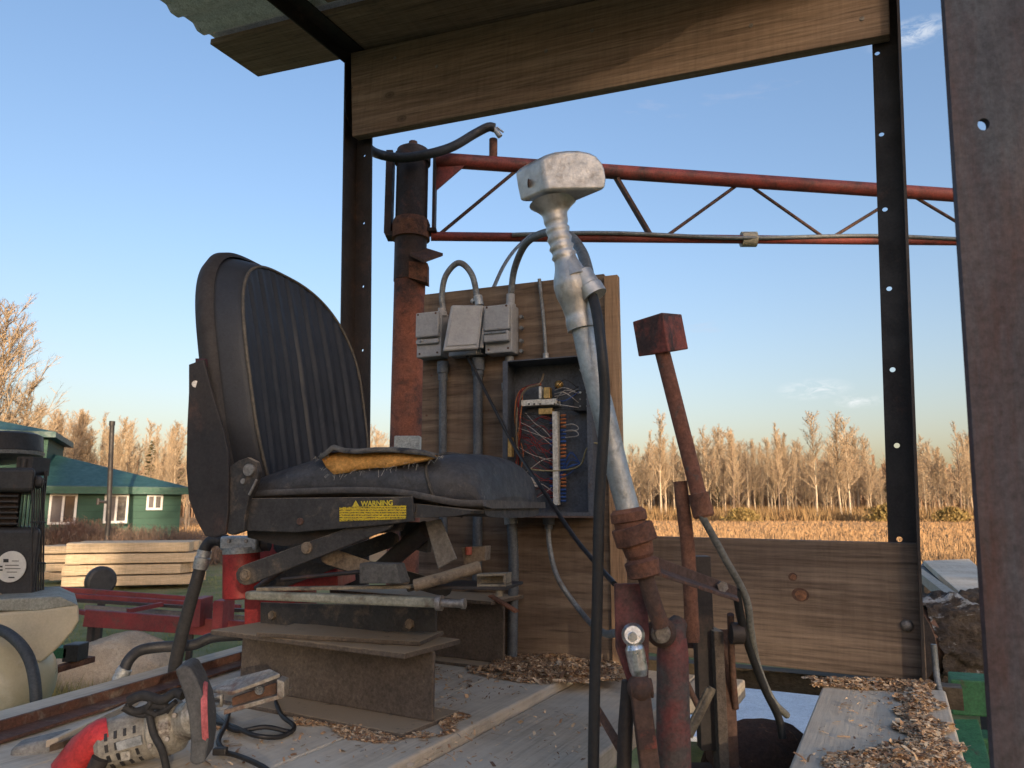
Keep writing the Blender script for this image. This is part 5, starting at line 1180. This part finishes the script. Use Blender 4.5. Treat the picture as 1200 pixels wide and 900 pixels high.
# ------------------------------------------------------------------ red trailer frame
Yr_ = 7.4
def tt(px, py, d=0): return at(px, py, Yr_+d)
trl = thing('trailer', 'long low dark red steel trailer frame lying across the yard behind the deck', 'trailer', tt(180, 735))
tred = mat('trailer_red', (.20, .022, .026), (.11, .02, .022), rough=.55, scale=4, spots=(.07, .04, .035), sp_scale=5, sp_lo=.58, sp_hi=.7, bmp=.1)
for (a, b_, hh, dd) in (((46, 697), (282, 713), .075, .5), ((100, 724), (292, 738), .155, 0)):
    p, q = tt(*a, dd), tt(*b_, dd+.15); MB().bar(p, q, .06, hh).build('rail', tred, trl, bevel=.004)
MB().bar(tt(66, 690, .6), tt(240, 703, .8), .05, .05).build('rail', tred, trl, bevel=.003)
MB().bar(tt(60, 702, .45), tt(300, 716, .5), .05, .03).build('rail', blackiron, trl)
MB().bar(tt(100, 712, .4), tt(300, 725, .6), .04, .05).build('rail', mat('frame_grey', (.20, .18, .17), (.12, .11, .11), scale=6), trl)
for x, y in ((236, 716), (262, 718)): MB().cbox(tt(x, y, .1), (.10, 0, 0), (0, .3, 0), (0, 0, .26)).build('bracket', tred, trl, bevel=.005)
for x in (102, 219): MB().box(V((tt(x, 740, .1).x, Yr_+.1, -.05)), (.05, 0, 0), (0, .05, 0), EZ*(tt(x, 733, .1).z+.05)).build('leg', blackiron, trl)
for a, b_ in (((190, 708), (150, 716)), ((70, 712), (120, 722))): MB().bar(tt(*a, .4), tt(*b_, .1), .05, .04).build('cross_member', tred, trl)
c = at(118, 681, 8.6); wh = thing('small_tyre', 'small black tyre wheel standing at the near end of the lumber pile', 'wheel', V((c.x, c.y, 0)))
axd = V((.75, -.66, 0)).normalized()
MB().lathe(c-axd*.06, c+axd*.06, [(0, .09), (0, .13), (.12, .155), (.3, .165), (.7, .165), (.88, .155), (1, .13), (1, .09)], 30).build('tyre', rubber, wh)
MB().lathe(c-axd*.064, c+axd*.05, [(0, .085), (.05, .09), (1, .09)], 20).build('rim', mat('hub_tan', (.25, .2, .13), (.12, .09, .07), scale=20), wh)
MB().box(V((c.x-.03, c.y+.03, -.02)), (.06, 0, 0), (0, .05, 0), EZ*(c.z)).build('stand', blackiron, wh)
# ------------------------------------------------------------------ lumber
lum = wood('fresh_sawn_lumber', (.62, .48, .32), (.52, .40, .26), (.74, .61, .44), knots=False, bmp=.3)
r = random.Random(4)
def stack(px0, y_base, Y, length, ang, layers, nwide, h_, wd, label, grp, seed):
    r = random.Random(seed); P = at(px0, y_base, Y); P.z = 0.08; dx = V((math.cos(ang), math.sin(ang), 0)); dy = V((-math.sin(ang), math.cos(ang), 0)); z = P.z
    for k in range(layers):
        for j in range(nwide):
            o = P+dx*r.uniform(-.22, .12)+dy*(j*(wd+.02)); o.z = z
            plank('sawn_board', [o, o+dx*(length+r.uniform(-.15, .1)), o+dx*length+dy*wd, o+dy*wd], EZ*h_, lum, None, bevel=.008, label=label, cat='board', group=grp)
        z += h_+.03
        if k < layers-1:
            pass
    return z
stack(84, 672, 15.3, 2.35, R(14), 4, 4, .19, .28, 'pale fresh sawn timber in the large pile before the shrubs', 'timbers of the large lumber pile', 1)
stack(52, 672, 16.6, .85, R(14), 4, 3, .16, .25, 'pale timber end on in the small pile left of the large lumber pile', 'timbers of the small lumber pile', 2)
# ------------------------------------------------------------------ boulder
bo = MB(); c = at(116, 783, 7.0); vv = []; nu, nv2 = 40, 24
for j in range(nv2+1):
    ph = math.pi*j/nv2
    for i in range(nu):
        t = 2*math.pi*i/nu; d = V((math.sin(ph)*math.cos(t), math.sin(ph)*math.sin(t), math.cos(ph)))
        k = 1+.16*mnoise.noise(d*1.6+V((4, 1, 2)))+.05*mnoise.noise(d*5)
        vv.append(V((c.x, 7.3, .05))+V((d.x*.62*k, d.y*.45*k, d.z*.40*k)))
bo.add(vv, [(j*nu+i, (j+1)*nu+i, (j+1)*nu+(i+1) % nu, j*nu+(i+1) % nu) for j in range(nv2) for i in range(nu)], True)
bo.build('boulder', mat('boulder_tan', (.46, .37, .26), (.33, .26, .18), rough=.9, scale=4, spots=(.16, .13, .1), sp_scale=9, sp_lo=.58, sp_hi=.7, bmp=.7, bscale=18, bdist=.02), label='big tan boulder in the grass behind the cream tank', cat='boulder')
# ------------------------------------------------------------------ grinder on the deck
Yg = 1.10
def gg(px, py, d=0): return at(px, py, Yg+d)
gr = thing('angle_grinder', 'old angle grinder with red grip, grey body and black wheel lying on the deck', 'grinder', gg(160, 900, .05))
gbody = mat('grinder_alloy', (.26, .245, .21), (.17, .16, .14), rough=.5, scale=30, spots=(.07, .055, .045), sp_lo=.50, sp_hi=.66, bmp=.3)
gsil = mat('grinder_silver', (.45, .43, .38), (.30, .28, .24), rough=.4, metal=.5, scale=25, spots=(.08, .06, .05), bmp=.2)
MB().lathe(gg(120, 874, .03), gg(184, 856, .04), [(0, .030), (.1, .034), (.9, .036), (1, .034)], 26).build('motor_housing', gbody, gr)
MB().lathe(gg(183, 856, .04), gg(217, 847, .04), [(0, .036), (.1, .0385), (.35, .0385), (.38, .034), (.46, .034), (.5, .037), (.8, .035), (1, .024)], 26).build('gear_case', gsil, gr)
for t_ in (.25, .42, .59, .76):
    c_ = gg(120, 874, .03).lerp(gg(184, 856, .04), t_); x_ = (gg(184, 856, .04)-gg(120, 874, .03)).normalized()
    for q_ in (-50, -25, 0, 25): d_ = (V((0, -1, 0))*math.cos(R(q_))+EZ*math.sin(R(q_))); d_ = (d_-x_*d_.dot(x_)).normalized(); MB().cbox(c_+d_*.0352, x_*.004, x_.cross(d_)*.010, d_*.002).build('vent_slot', cablem, gr)
for x_, y_ in ((150, 884), (176, 874), (196, 866), (205, 838)): MB().disc(gg(x_, y_, .002), V((.1, -1, .1)), .0035, .003, 10).build('screw', boltm, gr)
MB().prism([gg(136, 870, -.0065), gg(165, 862, -.0055), gg(167, 872, -.0050), gg(138, 880, -.0060)], (0, -.001, 0)).build('worn_plate', galv, gr)
redg = mat('red_grip_plastic', (.50, .03, .03), (.34, .025, .025), rough=.5, scale=14, spots=(.2, .03, .03), sp_lo=.62, sp_hi=.8, bmp=.1)
gm_ = MB(); vv = []
secs = [((128, 868), 28, .034), ((118, 869), 27, .036), ((106, 874), 25, .034), ((94, 884), 22, .03), ((84, 897), 22, .028), ((72, 915), 24, .03), ((60, 940), 26, .03)]
for (cx_, cy_), hp_, dp_ in secs:
    for k in range(14):
        a = 2*math.pi*k/14; n_ = V((.55, .83)) if cx_ < 100 else V((.15, .98))
        vv.append(gg(cx_+n_.x*hp_*math.cos(a)*.9, cy_+n_.y*hp_*math.cos(a), .035+dp_*math.sin(a)))
gm_.add(vv, [(i*14+j, i*14+(j+1) % 14, (i+1)*14+(j+1) % 14, (i+1)*14+j) for i in range(len(secs)-1) for j in range(14)], True)
gm_.add([vv[k] for k in range(14)], [tuple(range(14))])
go_ = gm_.build('grip', redg, gr)
MB().tube([gg(118, 888, -.0), gg(110, 905, -.0)], .012, n=10).build('trigger', blackiron, gr)

guard = [(204, 785), (214, 780), (222, 781), (231, 797), (240, 820), (244, 845), (244, 870), (240, 894), (228, 898), (222, 894), (223, 868), (221, 842), (216, 818), (209, 798)]
gl = MB(); G = [gg(x, y, -.03) for x, y in guard]; gl.prism(G, V((-.012, .06, 0)))
gl.build('wheel_guard', mat('wheel_grey', (.075, .078, .08), (.05, .05, .055), rough=.75, scale=14, bmp=.3), gr, bevel=.006, seg=3)
wa_ = V((math.cos(R(20)), math.sin(R(20)), .10)).normalized(); wc_ = gg(241, 836, .0)
MB().lathe(wc_-wa_*.004, wc_+wa_*.004, [(0, .040), (.5, .043), (1, .040)], 40).build('abrasive_disc', mat('pink_abrasive', (.50, .13, .14), (.38, .09, .10), rough=.9, scale=60, bmp=.5), gr)
MB().lathe(gg(214, 847, .04), wc_, [(0, .026), (.7, .026), (1, .012)], 20).build('spindle', gsil, gr)
st_ = mat('black_strap', (.02, .02, .022), rough=.7, scale=30, bmp=.3)
for pts_, q in (([(175, 838), (180, 860), (190, 880), (196, 905)], .005), ([(150, 822), (168, 815), (190, 820), (205, 812), (215, 815)], .007), ([(145, 828), (160, 834), (185, 826), (200, 832)], .006), ([(170, 812), (176, 822), (172, 832), (184, 838)], .004), ([(158, 818), (150, 830), (165, 838), (190, 834), (206, 822)], .004)):
    MB().tube([gg(x, y, -.005+.004*((i+int(x)) % 3)) for i, (x, y) in enumerate(pts_)], q, n=7, sm=6).build('strap', st_, gr)
MB().prism([gg(141, 882, -.001), gg(152, 880, -.001), gg(152, 890, -.001), gg(142, 892, -.001)], (0, .01, 0)).build('brush_cap', gsil, gr)
slat = mat('grey_slat', (.22, .22, .21), (.16, .16, .155), rough=.7, scale=20, bmp=.3)
sb_ = thing('battery_pack', 'grey ribbed tool handle lying behind the red grip at the left edge of the deck', 'tool handle', gg(50, 890, .1))
MB().bar(gg(18, 884, .1), gg(84, 868, .12), .05, .03).build('body', slat, sb_, bevel=.008, seg=3); MB().bar(gg(20, 878, .098), gg(80, 862, .118), .03, .012).build('ridge', slat, sb_, bevel=.004)
for a, b_, q, lab in (((54, 868), (152, 822), .012, 'long thin wooden stake behind the grinder body'), ((58, 873), (150, 838), .014, 'flat weathered slat beneath the longer stake')):
    plank('stake', [onz(a[0], a[1], DECK+.03), onz(b_[0], b_[1], DECK+.03), onz(b_[0], b_[1], DECK+.03)+ED*q*1.5, onz(a[0], a[1], DECK+.03)+ED*q*1.5], EZ*-.01, woodedge if q > .013 else wooddeck, None, label=lab, cat='stake', bevel=.001)
# metal clamp frame behind the wheel
cl_ = thing('metal_clamp', 'small bare metal clamp frame with a bolt, lying behind the grinder wheel', 'clamp', gg(290, 830, .22))
Yc = 1.30
worn = mat('worn_steel', (.36, .34, .30), (.22, .20, .17), rough=.45, metal=.4, scale=25, spots=(.13, .07, .05), sp_lo=.5, sp_hi=.66, bmp=.3)
def cc(px, py, d=0): return at(px, py, Yc+d)
MB().prism([cc(244, 812, -.02), cc(266, 801, .0), cc(316, 788, -.02), cc(328, 794, -.04), cc(272, 815, -.05)], EZ*.006).build('top_plate', worn, cl_, bevel=.001)
MB().prism([cc(262, 838, -.04), cc(332, 818, -.03), cc(332, 813, -.03), cc(262, 832, -.04)], (0, .05, 0)).build('lower_plate', worn, cl_, bevel=.001)
MB().prism([cc(272, 818, -.02), cc(326, 799, -.01), cc(326, 815, -.01), cc(272, 834, -.02)], (0, .012, 0)).build('web', rustdark, cl_)
MB().disc(cc(305, 808, -.025), V((0, -1, 0)), .0075, .006, 18).build('bolt', chrome, cl_)
MB().prism([cc(324, 796, -.05), cc(333, 799, -.05), cc(333, 818, -.05), cc(324, 816, -.05)], (0, .03, 0)).build('end_block', worn, cl_, bevel=.002)
MB().tube([cc(250, 818, -.04), cc(260, 816, -.05), cc(259, 826, -.05), cc(246, 826, -.04)], .004, n=7).build('wire_loop', worn, cl_)
def dk(px, py, h=.006): return onz(px, py, DECK+h)
pc = thing('power_cord', 'black power cord tangled on the deck between wheel and seat pedestal', 'cord', dk(280, 860))
for pts_ in ([(250, 845), (270, 850), (300, 862), (330, 863), (345, 852), (330, 838), (322, 820)], [(262, 880), (256, 868), (264, 850), (268, 836)], [(255, 880), (280, 886), (310, 900), (330, 920)], [(252, 838), (275, 856), (310, 852), (340, 858)]):
    MB().tube([dk(x, y, .006+.004*(i % 3)) for i, (x, y) in enumerate(pts_)], .0038, n=7, sm=6).build('cord_length', cablem, pc)
MB().box(dk(248, 886), (.02, 0, 0), (0, .012, 0), (0, 0, .01)).build('plug', cablem, pc, bevel=.002)
# ------------------------------------------------------------------ right edge: conduit, log, green frame, far grey deck
MB().tube([ond(1094, 755, 1.86), ond(1096, 775, 1.86), ond(1099, 800, 1.85), ond(1110, 845, 1.8), ond(1124, 895, 1.72), ond(1135, 960, 1.6)], .0062, n=10, sm=6).build('edge_cable', condm, label='grey cable running down the right post and along the edge of the deck', cat='cable')
barkm = mat('log_bark', (.13, .10, .075), (.045, .035, .03), rough=.95, scale=22, spots=(.40, .43, .45), sp_scale=9, sp_lo=.55, sp_hi=.60, bmp=1.0, bscale=45, bdist=.03, stretch=(.4, 1, 1))
lg = MB(); Pn, Pf = at(1064, 752, 2.55), at(1300, 742, 2.75); axl = (Pf-Pn).normalized(); u = axl.orthogonal().normalized(); w_ = axl.cross(u); vv = []; n1, n2 = 200, 120
for i in range(n1+1):
    for k in range(n2):
        a = 2*math.pi*k/n2; d = u*math.cos(a)+w_*math.sin(a); p = Pn.lerp(Pf, i/n1); q = p*7+d*1.6
        rr = .145*(1+.12*mnoise.noise(q*.5)+.14*mnoise.noise(q*2.2)+.10*mnoise.noise(q*5)+.06*mnoise.noise(q*11)); vv.append(p+d*rr)
lg.add(vv, [(i*n2+k, i*n2+(k+1) % n2, (i+1)*n2+(k+1) % n2, (i+1)*n2+k) for i in range(n1) for k in range(n2)], True)
log = thing('bark_log', 'rough barked log lying beyond the right post on the green frame', 'log', Pn)
lg.build('bark', barkm, log); MB().lathe(Pn-axl*.004, Pn+axl*.02, [(0, .125), (1, .13)], 40).build('cut_end', mat('cut_end', (.20, .10, .06), (.12, .07, .045), scale=20, bmp=.5), log)
MB().lathe(Pf-axl*.02, Pf+axl*.004, [(0, .13), (1, .125)], 40).build('cut_end', lum, log)
r = random.Random(2); ba = MB()
for k in range(0):
    c = at(r.uniform(1095, 1150), r.uniform(700, 765), r.uniform(2.2, 2.5)); x = V((r.gauss(0, 1), r.gauss(0, .5), r.gauss(0, .5))).normalized(); y = x.orthogonal().normalized(); ba.prism([c, c+x*.05, c+x*.055+y*.02, c+x*.01+y*.025], x.cross(y)*.006)
grn = mat('green_machine_paint', (.03, .13, .05), (.045, .17, .07), rough=.6, scale=9, spots=(.10, .06, .04), sp_scale=14, sp_lo=.6, sp_hi=.7, bmp=.2)
gf = thing('green_machine_bed', 'green painted steel bed frame below the log at the lower right', 'machine frame', at(1140, 900, 2.0))
MB().prism([at(1116, 838, 2.05), at(1180, 842, 2.05), at(1180, 800, 2.05), at(1114, 796, 2.05)], (.05, .10, 0)).build('upper_beam', grn, gf, bevel=.004)
MB().prism([at(1118, 842, 2.02), at(1146, 842, 2.02), at(1172, 930, 1.75), at(1128, 930, 1.75)], EZ*-.05).build('sloping_beam', grn, gf, bevel=.004)
MB().prism([at(1112, 850, 2.03), at(1119, 842, 2.03), at(1129, 940, 1.76), at(1112, 940, 1.76)], (0, 0, -.25)).build('side_plate', engb, gf)
MB().box(V((at(1140, 842, 2.1).x, 2.1, -.05)), (.08, 0, 0), (0, .08, 0), EZ*(at(1140, 842, 2.1).z+.0)).build('leg', grn, gf)
zz = 1.06
fd = thing('far_platform', 'grey timber platform beyond the log, right of the cab', 'platform', V((3.2, 5.2, 0)))
q = [onz(1082, 657, zz), onz(1150, 716, zz), onz(1210, 722, zz), onz(1136, 655, zz)]
plank('top_boards', [q[0], q[1], q[2], q[3]], -EZ*.05, wooddeck, fd)
plank('black_edge', [onz(1078, 664, zz-.06), onz(1136, 720, zz-.06), onz(1148, 716, zz-.06), onz(1082, 658, zz-.06)], -EZ*.06, engb, fd)
MB().bar(at(1072, 668, 6.6), at(1140, 722, 3.8), .06, .07).build('pale_rail', mat('pale_rail', (.33, .31, .26), (.25, .23, .19), scale=9), fd)
for p in (q[0], q[1], q[2], q[3]): MB().cbox(V((p.x, p.y, .48)), (.08, 0, 0), (0, .08, 0), (0, 0, 1.05)).build('leg', blackiron, fd)
ps = [onz(788, 796, .25), onz(960, 806, .25), onz(985, 870, .25), onz(788, 862, .25)]
wp = MB().prism(ps, -EZ*.03).build('tin_sheet', mat('white_sheet', (.58, .62, .68), (.48, .52, .58), rough=.35, scale=5, bmp=.05), label='white sheet lying on the ground, seen through the gap in the deck', cat='sheet', bevel=.003)
L0, L1 = at(846, 915, 1.50), at(935, 895, 1.62); ax2 = (L1-L0).normalized(); lg2 = thing('stump', 'dark brown log under the gap in the deck, chips on its top', 'log', L0)
m = MB(); u = ax2.orthogonal().normalized(); w_ = ax2.cross(u); vv = []
for i in range(31):
    for k in range(30):
        a = 2*math.pi*k/30; d = u*math.cos(a)+w_*math.sin(a); p = L0.lerp(L1, i/30); vv.append(p+d*(.095*math.sin(math.pi*min(.97, max(.03, (i+1)/32)))**.25*(1+.08*mnoise.noise(p*22+d*2))))
m.add(vv, [(i*30+k, i*30+(k+1) % 30, (i+1)*30+(k+1) % 30, (i+1)*30+k) for i in range(30) for k in range(30)], True)
m.add([vv[k] for k in range(30)], [tuple(range(30))]); m.add([vv[900+k] for k in range(30)], [tuple(range(30))])
m.build('bark', mat('stump_bark', (.09, .045, .03), (.05, .03, .024), rough=.95, scale=20, spots=(.3, .15, .07), sp_scale=30, sp_lo=.6, sp_hi=.7, bmp=.9, bscale=60, bdist=.01), lg2)
# ------------------------------------------------------------------ wood chips on the deck
chm, nt, b = newmat('wood_chips'); oi = nt.nodes.new('ShaderNodeNewGeometry')
nt.links.new(ramp(nt, oi.outputs['Random Per Island'], [(0, (.16, .085, .05)), (.25, (.34, .20, .11)), (.6, (.54, .36, .21)), (.88, (.74, .57, .38)), (1, (.25, .24, .22))]), b.inputs['Base Color']); b.inputs['Roughness'].default_value = .9
r = random.Random(21); vv = []; ff = []
def chip(p, sz, tilt):
    a = r.uniform(0, 6.28); x = V((math.cos(a), math.sin(a), r.gauss(0, tilt))).normalized()*sz*r.uniform(.6, 1.4); y = x.orthogonal().normalized(); y = (V((-x.y, x.x, r.gauss(0, tilt)*sz))).normalized()*sz*r.uniform(.2, .5)
    k = len(vv); n_ = x.cross(y).normalized()*sz*.25*r.random()
    vv.extend([p-x-y, p+x-y, p+x+y, p-x+y, p-y+n_, p+y+n_]); ff.extend([(k, k+4, k+5, k+3), (k+4, k+1, k+2, k+5)])
def inpoly(x, y, P):
    c = False; n = len(P)
    for i in range(n):
        x0, y0 = P[i]; x1, y1 = P[(i+1) % n]
        if (y0 > y) != (y1 > y) and x < (x1-x0)*(y-y0)/(y1-y0)+x0: c = not c
    return c
def chips(poly, n, hmax, sz=.006, z=DECK, edge=12):
    P = [onz(x, y, z) for x, y in poly]; Q = [(p.x, p.y) for p in P]
    xs = [p[0] for p in Q]; ys = [p[1] for p in Q]; cnt = 0
    cx_ = sum(xs)/len(xs); cy_ = sum(ys)/len(ys)
    while cnt < n:
        x, y = r.uniform(min(xs)-.02, max(xs)+.02), r.uniform(min(ys)-.02, max(ys)+.02)
        j = mnoise.noise(V((x*14, y*14, 3)))*.035; k2 = mnoise.noise(V((x*14, y*14, 9)))*.035
        if not inpoly(x+j, y+k2, Q): continue
        # distance to the rim ~ height of the pile
        rim = min(1, min(1 if inpoly(x+dx, y+dy, Q) else 0 for dx, dy in ((.03, 0), (-.03, 0), (0, .03), (0, -.03)))+.25)
        h = hmax*rim*(.6+.4*mnoise.noise(V((x*20, y*20, 1))))*r.random()**.4
        chip(V((x, y, z+.003+h)), sz*(r.uniform(.4, 1.4) if r.random() < .93 else r.uniform(1.6, 3.2)), .35); cnt += 1
chips([(545, 790), (590, 770), (640, 764), (740, 770), (742, 790), (700, 802), (640, 804), (600, 800)], 13000, .020, .0032)
chips([(600, 775), (720, 775), (720, 800), (610, 800)], 8000, .03, .0032)
chips([(330, 838), (505, 862), (545, 846), (520, 838), (500, 868), (440, 872), (345, 850)], 3500, .006, .0026)
chips([(505, 865), (545, 842), (520, 836), (508, 845)], 1600, .01, .003)
chips([(945, 795), (1085, 800), (1090, 812), (960, 806)], 5000, .012, .0032)
chips([(1055, 805), (1092, 800), (1130, 905), (1000, 905), (1060, 870), (1045, 845)], 19000, .012, .0029)
chips([(985, 880), (1080, 870), (1120, 930), (960, 930)], 7000, .008, .0028)
chips([(500, 780), (620, 810), (520, 835), (400, 860), (350, 880)], 420, .0, .0035)
chips([(250, 850), (500, 870), (600, 830), (720, 830), (690, 900), (200, 900)], 380, .0, .0032)
chips([(1000, 800), (1080, 800), (1100, 900), (930, 900)], 260, .0, .0035)
# chips lying on the pedestal beam feet
for x0, x1, y in ((345, 500, 852),):
    pass
cm = MB(); cm.v = vv; cm.f = ff; cm.sm = [False]*len(ff); cm.build('wood_chips', chm, kind='stuff', M=Matrix.Translation((0, 1.5, DECK)))
